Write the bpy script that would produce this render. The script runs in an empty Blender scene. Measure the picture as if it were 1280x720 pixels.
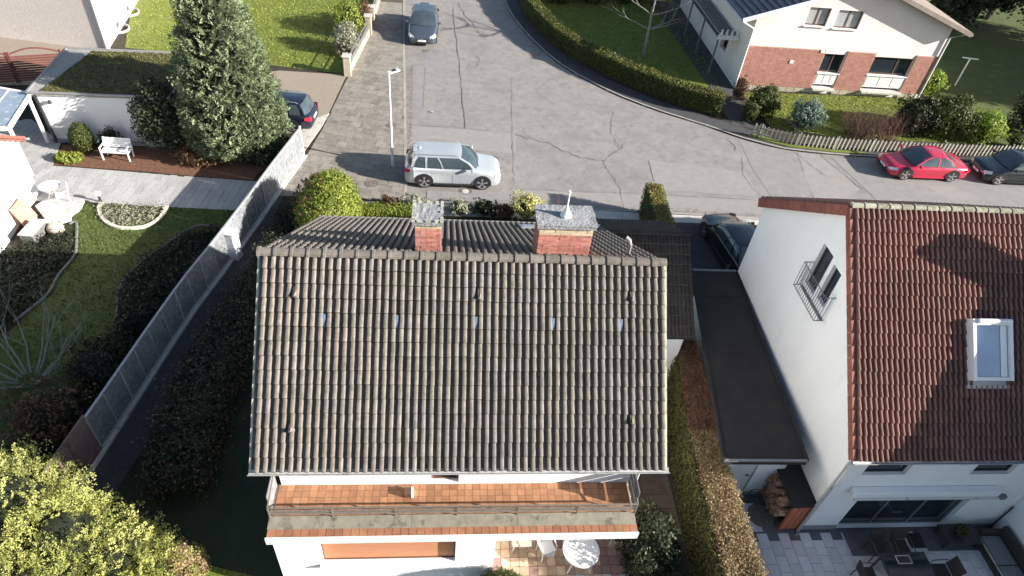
import bpy, bmesh, math, random
import numpy as np
from mathutils import Matrix, Vector
S = bpy.context.scene
COL = S.collection
RND = random.Random(7)
NP = np.random.RandomState(7)
rad = math.radians

# ------------------------------------------------------------------ camera, world, sun, exposure
def make_camera():
    pi_, ro, ya = rad(42.487), rad(6.615), rad(7.903)
    r = Vector((math.cos(ya), -math.sin(ya), 0)); fh = Vector((math.sin(ya), math.cos(ya), 0))
    f = fh*math.cos(pi_) + Vector((0, 0, -1))*math.sin(pi_)
    u = r.cross(f)
    r2 = r*math.cos(ro) + u*math.sin(ro); u2 = -r*math.sin(ro) + u*math.cos(ro)
    cd = bpy.data.cameras.new('camera'); cd.sensor_width = 36; cd.lens = 36*828.17/1280
    cd.clip_start = 0.1; cd.clip_end = 2000
    c = bpy.data.objects.new('camera', cd); COL.objects.link(c)
    c.matrix_world = Matrix(((r2.x, u2.x, -f.x, -.5), (r2.y, u2.y, -f.y, -10.84), (r2.z, u2.z, -f.z, 17.72), (0, 0, 0, 1)))
    S.camera = c
make_camera()
SUN_EL = 21.0; SUN_AZ = 107.0       # azimuth clockwise from +Y
world = bpy.data.worlds.new('World'); S.world = world; world.use_nodes = True
wn = world.node_tree
sky = wn.nodes.new('ShaderNodeTexSky'); sky.sky_type = 'NISHITA'; sky.sun_disc = False
sky.sun_elevation = rad(SUN_EL); sky.sun_rotation = rad(SUN_AZ)
wn.links.new(sky.outputs[0], wn.nodes['Background'].inputs[0])
wn.nodes['Background'].inputs[1].default_value = 0.070
sd = bpy.data.lights.new('sun', 'SUN'); sd.energy = 5.0; sd.angle = rad(.5); sd.color = (1, .945, .87)
sun = bpy.data.objects.new('sun', sd); COL.objects.link(sun)
e_, a_ = rad(SUN_EL), rad(SUN_AZ)
sun.rotation_euler = Vector((math.sin(a_)*math.cos(e_), math.cos(a_)*math.cos(e_), math.sin(e_))).to_track_quat('Z', 'Y').to_euler()
sun.location = (30, -10, 40)
S.view_settings.view_transform = 'Standard'; S.view_settings.look = 'None'
S.view_settings.exposure = 1.46; S.view_settings.gamma = 1

# ------------------------------------------------------------------ materials
def mat(name, col, col2=None, scale=3.0, rough=.8, bump=0.0, bscale=None, rnd=0.0, island=0.0, metal=0.0, coat=0.0,
        spots=None, sscale=1.0, slo=.55, shi=.65, stretch=None, spec=.4, detail=6.0, patch=None, pscale=.7, pamt=.6):
    m = bpy.data.materials.new(name); m.use_nodes = True
    nt = m.node_tree; N = nt.nodes; Lk = nt.links; b = N['Principled BSDF']
    b.inputs['Roughness'].default_value = rough; b.inputs['Metallic'].default_value = metal
    b.inputs['Specular IOR Level'].default_value = spec
    if coat: b.inputs['Coat Weight'].default_value = coat; b.inputs['Coat Roughness'].default_value = .04
    if col2 is None and not rnd and not island and spots is None and not bump and not patch:
        b.inputs['Base Color'].default_value = (*col, 1); return m
    g = N.new('ShaderNodeNewGeometry')
    vec = g.outputs['Position']
    if rnd:
        oi = N.new('ShaderNodeObjectInfo')
        ad = N.new('ShaderNodeVectorMath'); ad.operation = 'ADD'
        cx = N.new('ShaderNodeVectorMath'); cx.operation = 'SCALE'; cx.inputs[0].default_value = (7, 11, 13)
        Lk.new(oi.outputs['Random'], cx.inputs['Scale']); Lk.new(vec, ad.inputs[0]); Lk.new(cx.outputs[0], ad.inputs[1]); vec = ad.outputs[0]
    if stretch:
        ml = N.new('ShaderNodeVectorMath'); ml.operation = 'MULTIPLY'; ml.inputs[1].default_value = stretch
        Lk.new(vec, ml.inputs[0]); vec = ml.outputs[0]
    nz = N.new('ShaderNodeTexNoise'); nz.inputs['Scale'].default_value = scale; nz.inputs['Detail'].default_value = detail
    nz.inputs['Roughness'].default_value = .65
    Lk.new(vec, nz.inputs['Vector'])
    rp = N.new('ShaderNodeValToRGB'); rp.color_ramp.elements[0].position = .32; rp.color_ramp.elements[1].position = .68
    rp.color_ramp.elements[0].color = (*col, 1); rp.color_ramp.elements[1].color = (*(col2 or col), 1)
    Lk.new(nz.outputs['Fac'], rp.inputs[0]); out = rp.outputs[0]
    if spots:
        n2 = N.new('ShaderNodeTexNoise'); n2.inputs['Scale'].default_value = sscale; n2.inputs['Detail'].default_value = 8; n2.inputs['Roughness'].default_value = .7
        Lk.new(vec, n2.inputs['Vector'])
        mr = N.new('ShaderNodeMapRange'); mr.inputs[1].default_value = slo; mr.inputs[2].default_value = shi
        Lk.new(n2.outputs['Fac'], mr.inputs[0])
        mx = N.new('ShaderNodeMix'); mx.data_type = 'RGBA'; Lk.new(mr.outputs[0], mx.inputs[0])
        Lk.new(out, mx.inputs[6]); mx.inputs[7].default_value = (*spots, 1); out = mx.outputs[2]
    if patch:          # broad lichen, moss or dirt areas running over many pieces
        n4 = N.new('ShaderNodeTexNoise'); n4.inputs['Scale'].default_value = pscale; n4.inputs['Detail'].default_value = 9; n4.inputs['Roughness'].default_value = .7
        Lk.new(g.outputs['Position'], n4.inputs['Vector'])
        m4 = N.new('ShaderNodeMapRange'); m4.inputs[1].default_value = .46; m4.inputs[2].default_value = .72; m4.inputs[4].default_value = pamt
        Lk.new(n4.outputs['Fac'], m4.inputs[0])
        mx = N.new('ShaderNodeMix'); mx.data_type = 'RGBA'; Lk.new(m4.outputs[0], mx.inputs[0])
        Lk.new(out, mx.inputs[6]); mx.inputs[7].default_value = (*patch, 1); out = mx.outputs[2]
    for amt, src in ((rnd, 'o'), (island, 'i')):
        if not amt: continue
        s = oi.outputs['Random'] if src == 'o' else g.outputs['Random Per Island']
        mr = N.new('ShaderNodeMapRange'); mr.inputs[3].default_value = 1-amt; mr.inputs[4].default_value = 1+amt
        Lk.new(s, mr.inputs[0])
        vm = N.new('ShaderNodeVectorMath'); vm.operation = 'SCALE'; Lk.new(out, vm.inputs[0]); Lk.new(mr.outputs[0], vm.inputs['Scale']); out = vm.outputs[0]
    Lk.new(out, b.inputs['Base Color'])
    if bump:
        n3 = N.new('ShaderNodeTexNoise'); n3.inputs['Scale'].default_value = bscale or scale*4; n3.inputs['Detail'].default_value = 5
        Lk.new(vec, n3.inputs['Vector'])
        bp = N.new('ShaderNodeBump'); bp.inputs['Strength'].default_value = bump; bp.inputs['Distance'].default_value = .03
        Lk.new(n3.outputs['Fac'], bp.inputs['Height']); Lk.new(bp.outputs[0], b.inputs['Normal'])
    return m

def leafmat(name, c1, c2, isl=.45, rough=.55, trans=.25, scale=1.2):
    m = mat(name, c1, c2, scale=scale, rough=rough, island=isl, spec=.3)
    nt = m.node_tree; b = nt.nodes['Principled BSDF']; out = nt.nodes['Material Output']
    tr = nt.nodes.new('ShaderNodeBsdfTranslucent'); mx = nt.nodes.new('ShaderNodeMixShader'); mx.inputs[0].default_value = trans
    nt.links.new(b.inputs['Base Color'].links[0].from_socket, tr.inputs[0])
    nt.links.new(b.outputs[0], mx.inputs[1]); nt.links.new(tr.outputs[0], mx.inputs[2]); nt.links.new(mx.outputs[0], out.inputs[0])
    return m

M = {}
def A(key, *a, **k): M[key] = mat(key, *a, **k)
A('asphalt', patch=(.18, .166, .153), pscale=.45, pamt=.8, col=(.225, .207, .192), col2=(.29, .268, .25), scale=1.6, rough=.9, bump=.5, bscale=45, spots=(.165, .15, .14), sscale=2.3, slo=.52, shi=.74, detail=12)
A('asphalt_grey', (.21, .205, .198), (.26, .25, .24), scale=2, rough=.9, bump=.4, bscale=60, spots=(.25, .235, .22), sscale=2.3)
A('asphalt_light', (.25, .23, .214), (.295, .275, .258), scale=2.6, rough=.9, bump=.4, bscale=60)
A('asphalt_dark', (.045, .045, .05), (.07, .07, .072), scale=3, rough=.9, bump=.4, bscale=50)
A('crack', (.09, .083, .076), (.15, .14, .13), scale=9)
A('soil', (.022, .017, .012), (.045, .036, .024), scale=2.5, rough=1, bump=1, bscale=14, spots=(.03, .05, .015), sscale=1.2)
A('mulch', (.10, .045, .028), (.20, .10, .06), scale=7, rough=1, bump=1, bscale=30)
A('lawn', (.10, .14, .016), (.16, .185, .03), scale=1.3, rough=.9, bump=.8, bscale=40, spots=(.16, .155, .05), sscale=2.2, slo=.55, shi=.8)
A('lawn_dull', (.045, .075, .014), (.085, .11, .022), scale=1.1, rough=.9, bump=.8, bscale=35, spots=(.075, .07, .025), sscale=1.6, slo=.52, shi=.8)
A('lawn_shade', (.018, .028, .014), (.03, .042, .02), scale=.8, rough=.9, bump=.8, bscale=30, spots=(.035, .04, .02), sscale=1.2)  # lawn copy darkened to paint in the shade beside the house
A('slab', (.19, .17, .145), (.27, .245, .21), scale=3, rough=.9, bump=.3, bscale=30, rnd=.16, spots=(.11, .10, .085), sscale=1.7, slo=.55, shi=.72)
A('joint', (.06, .052, .04), (.10, .088, .065), scale=9, rough=1)
A('kerb', (.28, .255, .225), (.36, .335, .30), scale=4, rough=.9, rnd=.08, spots=(.22, .2, .17), sscale=3)
A('drive', (.235, .195, .15), (.31, .26, .205), scale=9, rough=.9, bump=.5, bscale=20)
A('path_board', (.33, .325, .32), (.43, .42, .41), scale=5, rough=.8, rnd=.10, stretch=(6, 1, 1), spots=(.26, .26, .26), sscale=2)
A('patio_grey', (.52, .515, .53), (.62, .61, .62), scale=4, rough=.8, rnd=.09, spots=(.42, .41, .41), sscale=7, slo=.55, shi=.8)
A('patio_border', (.10, .10, .11), (.14, .14, .15), scale=4, rough=.8)
A('patio_warm', (.42, .27, .18), (.56, .42, .30), scale=3, rough=.7, rnd=.3)
A('patio_rose', (.27, .15, .13), (.36, .23, .2), scale=3, rough=.7, rnd=.2)
A('flag_dark', (.05, .035, .025), (.085, .06, .045), scale=3, rough=.9, rnd=.25)
A('balcony_tile', (.25, .115, .06), (.37, .19, .10), scale=3, rough=.6, rnd=.18, spots=(.30, .15, .09), sscale=3, slo=.6, shi=.75)
A('balcony_joint', (.32, .22, .15), (.38, .27, .18), scale=5)
A('tile_grey', (.128, .110, .096), (.215, .188, .165), patch=(.13, .12, .08), pscale=.9, pamt=.45, scale=6, rough=.9, rnd=.17, bump=.4, bscale=50, spots=(.08, .08, .045), sscale=5, slo=.54, shi=.72, detail=10)
A('tile_red', patch=(.12, .085, .065), pscale=.8, pamt=.65, col=(.16, .072, .057), col2=(.255, .132, .106), scale=5, rough=.8, rnd=.14, bump=.3, bscale=40, spots=(.12, .07, .055), sscale=5, slo=.6, shi=.75)
A('tile_lip_shade_moss', (.05, .047, .032), (.11, .10, .075), scale=7, rough=1)  # shade of the gaps between courses put into the lip colour, with moss
A('tile_lip_shade_moss_red', (.13, .065, .05), (.22, .12, .095), scale=7, rough=1)  # red roof lips: course-gap shade and moss painted together
A('tile_orange', (.24, .10, .055), (.34, .155, .085), scale=4, rough=.8, rnd=.15)
A('tile_slate', (.035, .045, .07), (.06, .07, .10), scale=3, rough=.35, rnd=.2)
A('tile_brown', (.22, .18, .15), (.30, .25, .21), scale=3, rough=.85, rnd=.15)
A('tile_black', (.022, .019, .018), (.04, .034, .03), scale=3, rough=.8, rnd=.2)
A('verge_red', (.19, .06, .045), (.27, .10, .075), scale=5, rough=.8, rnd=.15)
A('ridge_moss', (.20, .19, .14), (.36, .34, .27), scale=9, rough=.95, rnd=.15, spots=(.10, .11, .05), sscale=6, slo=.5, shi=.65)
A('mortar_pale', (.33, .33, .27), (.48, .46, .38), scale=6, rough=.9, rnd=.1, spots=(.18, .2, .1), sscale=4)
A('deck', (.03, .025, .022), (.05, .04, .035), scale=5)
A('white_wall', (.82, .815, .80), (.86, .855, .845), scale=1.2, rough=.9, bump=.12, bscale=70, spots=(.70, .69, .66), sscale=2.2, slo=.56, shi=.85, stretch=(1, 1, .22))
A('cream_wall', (.70, .65, .60), (.76, .71, .66), scale=.8, rough=.9, bump=.15, bscale=60, spots=(.66, .60, .54), sscale=.6)
A('rough_wall', (.66, .58, .52), (.80, .73, .68), scale=14, rough=.95, bump=.8, bscale=30, detail=3)
A('plinth', (.22, .23, .25), (.28, .29, .31), scale=3)
A('frame_white', (.78, .78, .77), (.82, .82, .81), scale=3, rough=.4)
A('frame_dark', (.03, .032, .036), (.045, .047, .05), scale=4, rough=.4)
A('frame_brown', (.10, .05, .035), (.14, .075, .05), scale=5, rough=.5)
A('frame_grey', (.14, .15, .16), (.18, .19, .2), scale=4, rough=.5)
A('gutter', (.48, .48, .47), (.58, .58, .57), scale=3, rough=.45, metal=.3, spots=(.3, .3, .28), sscale=3)
A('coping_tan', (.17, .155, .12), (.25, .23, .18), scale=5, rough=.7, spots=(.10, .09, .07), sscale=3)
A('zinc', (.30, .30, .30), (.38, .38, .37), scale=3, rough=.5, metal=.4)
A('glass', (.02, .028, .035), rough=.04, spec=.8)
A('curtain', (.25, .27, .26), (.45, .47, .45), scale=3, rough=.15, stretch=(14, 14, .3), spec=.7)
A('glass_blue', (.16, .27, .42), (.22, .34, .5), scale=1.2, rough=.04, spec=.9)
A('glass_tile', (.10, .15, .22), (.14, .2, .28), scale=5, rough=.15, spec=.6)
A('canopy_glass', (.20, .25, .30), (.28, .33, .38), scale=1.4, rough=.12, spec=.8, spots=(.6, .63, .66), sscale=4)
A('blind', (.46, .19, .09), (.53, .25, .13), scale=2, rough=.7, stretch=(1, 1, 20))
A('door_panel', (.62, .63, .62), (.7, .7, .7), scale=2, rough=.5)
A('brick', (.38, .13, .10), (.50, .23, .18), scale=9, rough=.9, rnd=.22, bump=.4, bscale=60)
A('brick_clad', (.34, .155, .12), (.42, .21, .165), scale=4, rough=.9, island=.12)
A('brick_pale', (.46, .36, .24), (.58, .47, .33), scale=9, rough=.9, rnd=.15)
A('mortar', (.42, .35, .28), (.5, .43, .35), scale=14, rough=1)
A('slate_cap', (.20, .205, .21), (.30, .30, .30), scale=6, rough=.85, bump=.8, bscale=16, spots=(.47, .46, .42), sscale=5, slo=.58, shi=.66)
A('bitumen', (.014, .013, .0135), (.024, .022, .021), scale=1.5, rough=.85, bump=.3, bscale=30, spots=(.03, .027, .024), sscale=1.3, slo=.5, shi=.8)
A('moss', (.07, .075, .028), (.13, .13, .05), scale=2.5, rough=1, bump=1, bscale=22, spots=(.16, .14, .08), sscale=1.6)
A('gravel', (.26, .25, .23), (.42, .40, .37), scale=12, rough=1, bump=1, bscale=40)
A('steel', (.55, .56, .57), (.62, .63, .64), scale=3, rough=.35, metal=.7)
A('lamp_white', (.75, .75, .74), (.8, .8, .79), scale=3, rough=.45)
A('black_plastic', (.018, .018, .02), (.03, .03, .032), scale=5, rough=.5)
A('rattan', (.028, .022, .02), (.06, .05, .045), scale=30, rough=.7, bump=.6, bscale=60)
A('tyre', (.018, .018, .018), (.028, .028, .028), scale=9, rough=.85)
A('rim', (.55, .55, .56), (.65, .65, .66), scale=5, rough=.3, metal=.7)
A('paint_silver', (.47, .50, .53), (.50, .53, .56), scale=1, rough=.28, metal=.35, coat=.8)
A('paint_grey', (.085, .105, .135), (.095, .115, .145), scale=1, rough=.25, metal=.5, coat=.9)
A('paint_navy', (.012, .016, .035), (.016, .02, .042), scale=1, rough=.22, metal=.3, coat=1)
A('paint_black', (.012, .016, .02), (.018, .024, .028), scale=1, rough=.2, metal=.3, coat=1)
A('paint_red', (.50, .018, .06), (.56, .03, .075), scale=1, rough=.3, metal=.2, coat=.9)
A('paint_olive', (.05, .05, .04), (.075, .073, .06), scale=1, rough=.25, metal=.4, coat=.9)
A('tail_red', (.55, .01, .03), (.65, .02, .04), scale=20, rough=.15, spec=.8)
A('head_light', (.62, .64, .66), (.8, .82, .84), scale=16, rough=.1, spec=.9)
A('plate', (.75, .75, .72), (.78, .78, .75), scale=2, rough=.4)
A('fence_sheet', (.11, .12, .13), (.20, .21, .22), scale=5, rough=.6, spots=(.34, .345, .34), sscale=8, slo=.5, shi=.7, rnd=.12)
A('fence_metal', (.36, .37, .37), (.46, .46, .46), scale=5, rough=.6, metal=.2)
A('slat_brown', (.13, .085, .08), (.18, .12, .11), scale=6, rough=.7, rnd=.12)
A('slat_red', (.13, .045, .035), (.18, .07, .055), scale=6, rough=.6, rnd=.12)
A('picket', (.42, .39, .31), (.55, .51, .42), scale=8, rough=.9, rnd=.2)
A('bark', (.10, .075, .055), (.17, .13, .10), scale=9, rough=1, bump=.8, bscale=30)
A('bark_pale', (.22, .20, .17), (.33, .31, .27), scale=7, rough=1)
A('bark_grey', (.17, .19, .16), (.28, .30, .25), scale=7, rough=1)
A('bark_red', (.14, .075, .06), (.22, .13, .10), scale=7, rough=1)
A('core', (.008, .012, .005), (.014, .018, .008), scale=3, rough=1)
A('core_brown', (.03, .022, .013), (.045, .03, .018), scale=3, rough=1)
A('stone', (.48, .45, .37), (.62, .58, .50), scale=6, rough=.9, rnd=.12, bump=.4)
A('stone_dark', (.12, .12, .11), (.17, .17, .16), scale=6, rough=.9, rnd=.12)
A('boulder', (.36, .31, .24), (.5, .44, .36), scale=3, rough=.95, bump=1, bscale=9)
A('sandstone', (.30, .26, .19), (.44, .39, .30), scale=5, rough=.95, bump=.8, bscale=14, rnd=.15)
A('terracotta', (.48, .22, .15), (.56, .28, .2), scale=3, rough=.8)
A('container_red', (.42, .12, .06), (.50, .17, .09), scale=3, rough=.6, rnd=.06)
A('log_end', (.30, .17, .11), (.45, .28, .19), scale=9, rough=.95, rnd=.3)
A('hose', (.035, .045, .04), (.05, .06, .055), scale=3, rough=.6)
A('cabinet', (.60, .62, .64), (.70, .72, .74), scale=4, rough=.7, spots=(.40, .43, .47), sscale=5, slo=.5, shi=.7)
A('iron', (.12, .105, .09), (.2, .17, .14), scale=12, rough=.8, bump=.5, bscale=60)
A('concrete', (.42, .40, .36), (.54, .52, .47), scale=4, rough=.95, bump=.3, spots=(.3, .28, .24), sscale=3)
A('plaster_east', (.80, .80, .80), (.84, .84, .84), scale=1, rough=.9)
M['leaf_conifer'] = leafmat('leaf_conifer', (.135, .185, .10), (.25, .30, .16), .55, scale=2.2)
M['leaf_thuja'] = leafmat('leaf_thuja', (.31, .34, .085), (.46, .46, .16), .35, trans=.3)
M['leaf_bush'] = leafmat('leaf_bush', (.16, .21, .03), (.26, .30, .05), .4)
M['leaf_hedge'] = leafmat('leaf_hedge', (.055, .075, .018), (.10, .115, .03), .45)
M['leaf_hedge_sunlit'] = leafmat('leaf_hedge_sunlit', (.23, .24, .05), (.33, .32, .08), .4)  # sunlight on the hedge block top put into brighter leaves
M['leaf_privet_brown'] = leafmat('leaf_privet_brown', (.22, .155, .08), (.34, .25, .13), .5)
M['leaf_privet_red'] = leafmat('leaf_privet_red', (.15, .075, .05), (.22, .12, .075), .4)
M['leaf_curved_hedge_sunlit'] = leafmat('leaf_curved_hedge_sunlit', (.13, .13, .03), (.2, .19, .045), .4)  # sunlit top of the curved hedge put into the leaf colour
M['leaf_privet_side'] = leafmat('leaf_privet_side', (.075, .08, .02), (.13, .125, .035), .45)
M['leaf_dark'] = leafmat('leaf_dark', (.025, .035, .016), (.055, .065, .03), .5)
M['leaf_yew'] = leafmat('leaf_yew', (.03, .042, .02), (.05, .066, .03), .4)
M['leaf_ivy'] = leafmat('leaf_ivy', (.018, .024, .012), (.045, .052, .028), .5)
M['leaf_yellow'] = leafmat('leaf_yellow', (.42, .42, .12), (.55, .52, .22), .35)
M['leaf_pale'] = leafmat('leaf_pale', (.22, .23, .16), (.34, .34, .24), .4)
M['leaf_brown'] = leafmat('leaf_brown', (.10, .055, .028), (.17, .10, .05), .45)
M['leaf_blue'] = leafmat('leaf_blue', (.12, .17, .13), (.22, .28, .21), .4)
M['leaf_bright'] = leafmat('leaf_bright', (.18, .27, .03), (.28, .38, .06), .35)
M['leaf_moss'] = leafmat('leaf_moss', (.10, .10, .03), (.19, .175, .06), .4)
M['grass_blade'] = leafmat('grass_blade', (.19, .22, .03), (.29, .31, .07), .4)
M['grass_blade_dull'] = leafmat('grass_blade_dull', (.06, .095, .02), (.12, .15, .04), .4)

# ------------------------------------------------------------------ object helpers
WM = {}
def tag(o, label=None, cat=None, group=None, kind=None):
    if label: o['label'] = label
    if cat: o['category'] = cat
    if group: o['group'] = group
    if kind: o['kind'] = kind
    return o
def thing(name, label, cat, loc=(0, 0, 0), rot=0.0, group=None):
    o = bpy.data.objects.new(name, None); COL.objects.link(o); o.empty_display_size = .3
    o.location = loc; o.rotation_euler = (0, 0, rot)
    WM[o.name] = Matrix.Translation(loc) @ Matrix.Rotation(rot, 4, 'Z')
    return tag(o, label, cat, group)
def link(name, me, parent=None, local=False, mw=None):
    """mesh in world coordinates (or in the parent's frame when local)"""
    o = bpy.data.objects.new(name, me); COL.objects.link(o)
    w = mw if mw is not None else Matrix.Identity(4)
    if parent is not None:
        o.parent = parent; pw = WM[parent.name]
        if local:
            o.matrix_basis = w; WM[o.name] = pw @ w
        else:
            o.matrix_parent_inverse = pw.inverted(); o.matrix_basis = w; WM[o.name] = w.copy()
    else:
        o.matrix_basis = w; WM[o.name] = w.copy()
    return o

class MB:
    def __init__(s): s.v = []; s.f = []; s.m = []; s.k = 0
    def add(s, vs, fs):
        n = len(s.v); s.v += [tuple(p) for p in vs]; s.f += [tuple(i+n for i in f) for f in fs]; s.m += [s.k]*len(fs); return s
    def box(s, a, b, T=None):
        x0, y0, z0 = a; x1, y1, z1 = b
        vs = [(x0, y0, z0), (x1, y0, z0), (x1, y1, z0), (x0, y1, z0), (x0, y0, z1), (x1, y0, z1), (x1, y1, z1), (x0, y1, z1)]
        if T is not None: vs = [T @ Vector(p) for p in vs]
        return s.add(vs, [(0, 3, 2, 1), (4, 5, 6, 7), (0, 1, 5, 4), (1, 2, 6, 5), (2, 3, 7, 6), (3, 0, 4, 7)])
    def bar(s, p, q, w, h=None, up=(0, 0, 1)):
        p = Vector(p); q = Vector(q); d = (q-p); L = d.length
        if L < 1e-6: return s
        d.normalize(); up = Vector(up)
        if abs(d.dot(up)) > .98: up = Vector((1, 0, 0))
        r = d.cross(up).normalized(); u = r.cross(d); h = h or w
        r = r*w/2; u = u*h/2
        vs = [p-r-u, p+r-u, p+r+u, p-r+u, q-r-u, q+r-u, q+r+u, q-r+u]
        return s.add(vs, [(0, 1, 2, 3), (7, 6, 5, 4), (0, 4, 5, 1), (1, 5, 6, 2), (2, 6, 7, 3), (3, 7, 4, 0)])
    def tube(s, pts, rs, n=6, cap=True):
        pts = [Vector(p) for p in pts]
        if not hasattr(rs, '__len__'): rs = [rs]*len(pts)
        vs = []
        for i, p in enumerate(pts):
            d = (pts[min(i+1, len(pts)-1)]-pts[max(i-1, 0)]).normalized()
            up = Vector((0, 0, 1)) if abs(d.z) < .9 else Vector((1, 0, 0))
            r = d.cross(up).normalized(); u = r.cross(d)
            for k in range(n):
                a = 2*math.pi*k/n; vs.append(p+(r*math.cos(a)+u*math.sin(a))*rs[i])
        fs = []
        for i in range(len(pts)-1):
            for k in range(n):
                a = i*n+k; b = i*n+(k+1) % n; fs.append((a, b, b+n, a+n))
        if cap: fs.append(tuple(range(n-1, -1, -1))); fs.append(tuple(range((len(pts)-1)*n, len(pts)*n)))
        return s.add(vs, fs)
    def lathe(s, c, prof, n=16, axis='Z', close=True):
        vs = []; c = Vector(c)
        for (r, h) in prof:
            for k in range(n):
                a = 2*math.pi*k/n; x, y = r*math.cos(a), r*math.sin(a)
                vs.append(c+Vector((x, y, h) if axis == 'Z' else ((x, h, y) if axis == 'Y' else (h, x, y))))
        fs = []
        for i in range(len(prof)-1):
            for k in range(n):
                a = i*n+k; b = i*n+(k+1) % n; fs.append((a, b, b+n, a+n))
        if close: fs.append(tuple(range(n-1, -1, -1))); fs.append(tuple(range((len(prof)-1)*n, len(prof)*n)))
        return s.add(vs, fs)
    def prism(s, poly, z0, z1):
        n = len(poly)
        vs = [(x, y, z0) for x, y in poly]+[(x, y, z1) for x, y in poly]
        fs = [tuple(range(n-1, -1, -1)), tuple(range(n, 2*n))]+[(i, (i+1) % n, n+(i+1) % n, n+i) for i in range(n)]
        return s.add(vs, fs)
    def sheet(s, poly, z): return s.add([(x, y, z) for x, y in poly], [tuple(range(len(poly)))])
    def quad(s, a, b, c, d): return s.add([a, b, c, d], [(0, 1, 2, 3)])
    def mesh(s, name, mats, smooth=False):
        me = bpy.data.meshes.new(name); me.from_pydata([tuple(p) for p in s.v], [], s.f)
        if not isinstance(mats, (list, tuple)): mats = [mats]
        for m in mats: me.materials.append(M[m] if isinstance(m, str) else m)
        if len(mats) > 1: me.polygons.foreach_set('material_index', s.m)
        bm = bmesh.new(); bm.from_mesh(me); bmesh.ops.recalc_face_normals(bm, faces=bm.faces); bm.to_mesh(me); bm.free()
        if smooth:
            me.polygons.foreach_set('use_smooth', [True]*len(me.polygons))
            try: me.set_sharp_from_angle(angle=rad(42))
            except Exception: pass
        me.update(); return me
    def build(s, name, mats, parent=None, smooth=False, local=False, mw=None, bevel=0):
        o = link(name, s.mesh(name, mats, smooth), parent, local, mw)
        if bevel:
            b = o.modifiers.new('bevel', 'BEVEL'); b.width = bevel; b.segments = 2; b.limit_method = 'ANGLE'
        return o

def struct(name, mb, mats, **k):
    o = mb.build(name, mats, None, **k); o['kind'] = 'structure'; return o

def pip(x, y, poly):
    c = False; n = len(poly); j = n-1
    for i in range(n):
        xi, yi = poly[i]; xj, yj = poly[j]
        if (yi > y) != (yj > y) and x < (xj-xi)*(y-yi)/(yj-yi)+xi: c = not c
        j = i
    return c
def clip_cell(cell, poly):
    """a convex paving cell cut to the outline of the paved area"""
    out = [tuple(p) for p in poly]; n = len(cell)
    for i in range(n):
        a = cell[i]; b = cell[(i+1) % n]; inp = out; out = []
        side = lambda p: (b[0]-a[0])*(p[1]-a[1])-(b[1]-a[1])*(p[0]-a[0])
        for j in range(len(inp)):
            p = inp[j]; q = inp[(j+1) % len(inp)]; sp_, sq = side(p), side(q)
            if sp_ >= 0: out.append(p)
            if (sp_ >= 0) != (sq >= 0): t = sp_/(sp_-sq); out.append((p[0]+(q[0]-p[0])*t, p[1]+(q[1]-p[1])*t))
        if len(out) < 3: return None
    ar = abs(sum(out[i][0]*out[(i+1) % len(out)][1]-out[(i+1) % len(out)][0]*out[i][1] for i in range(len(out))))/2
    return out if ar > .02 else None
def smooth_line(pts, k=6):
    out = []; P_ = [Vector((*p, 0) if len(p) == 2 else p) for p in pts]
    for i in range(len(P_)-1):
        p0 = P_[max(i-1, 0)]; p1 = P_[i]; p2 = P_[i+1]; p3 = P_[min(i+2, len(P_)-1)]
        for j in range(k):
            t = j/k
            out.append(.5*((2*p1)+(p2-p0)*t+(2*p0-5*p1+4*p2-p3)*t*t+(3*p1-p0-3*p2+p3)*t**3))
    out.append(P_[-1]); return out

# ------------------------------------------------------------------ foliage
def leaf_mesh(name, C, Nn, size, matn, aspect=.6, jit=.9, sizevar=.5):
    """one quad leaf per point, tilted about the given normals"""
    n = len(C); C = np.asarray(C, float); Nn = np.asarray(Nn, float)
    d = Nn/np.maximum(np.linalg.norm(Nn, axis=1, keepdims=True), 1e-6)+NP.normal(0, jit*.6, (n, 3))
    d /= np.linalg.norm(d, axis=1, keepdims=True)
    t = np.cross(d, NP.normal(0, 1, (n, 3))); t /= np.maximum(np.linalg.norm(t, axis=1, keepdims=True), 1e-6)
    b = np.cross(d, t); s = size*(1+sizevar*NP.uniform(-1, 1, (n, 1)))
    t = t*s*.5; b = b*s*aspect*.5
    V = np.stack([C-t, C+b*1.0+t*.1, C+t, C-b*1.0+t*.1], axis=1).reshape(-1, 3)
    me = bpy.data.meshes.new(name); me.vertices.add(4*n); me.vertices.foreach_set('co', V.ravel().astype(np.float32))
    me.loops.add(4*n); me.loops.foreach_set('vertex_index', np.arange(4*n, dtype=np.int32))
    me.polygons.add(n); me.polygons.foreach_set('loop_start', (np.arange(n)*4).astype(np.int32))
    me.polygons.foreach_set('loop_total', np.full(n, 4, np.int32))
    me.materials.append(M[matn]); me.update(calc_edges=True); me.validate(); return me
def clumped(C0, N0, per, spread, flat=.6):
    n = len(C0); C = np.repeat(C0, per, 0); Nn = np.repeat(N0, per, 0)
    off = NP.normal(0, 1, C.shape)*spread; nn = Nn/np.maximum(np.linalg.norm(Nn, axis=1, keepdims=True), 1e-6)
    al = (off*nn).sum(1, keepdims=True); off = off-al*nn*(1-flat); return C+off, Nn+off/spread*.5
def lump(P_, amp, f):
    return amp*(np.sin(P_[:, 0]*f+1.3)*np.cos(P_[:, 1]*f*1.1+.7)+np.sin(P_[:, 2]*f*1.3+P_[:, 0]*f*.5))*.5
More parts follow.
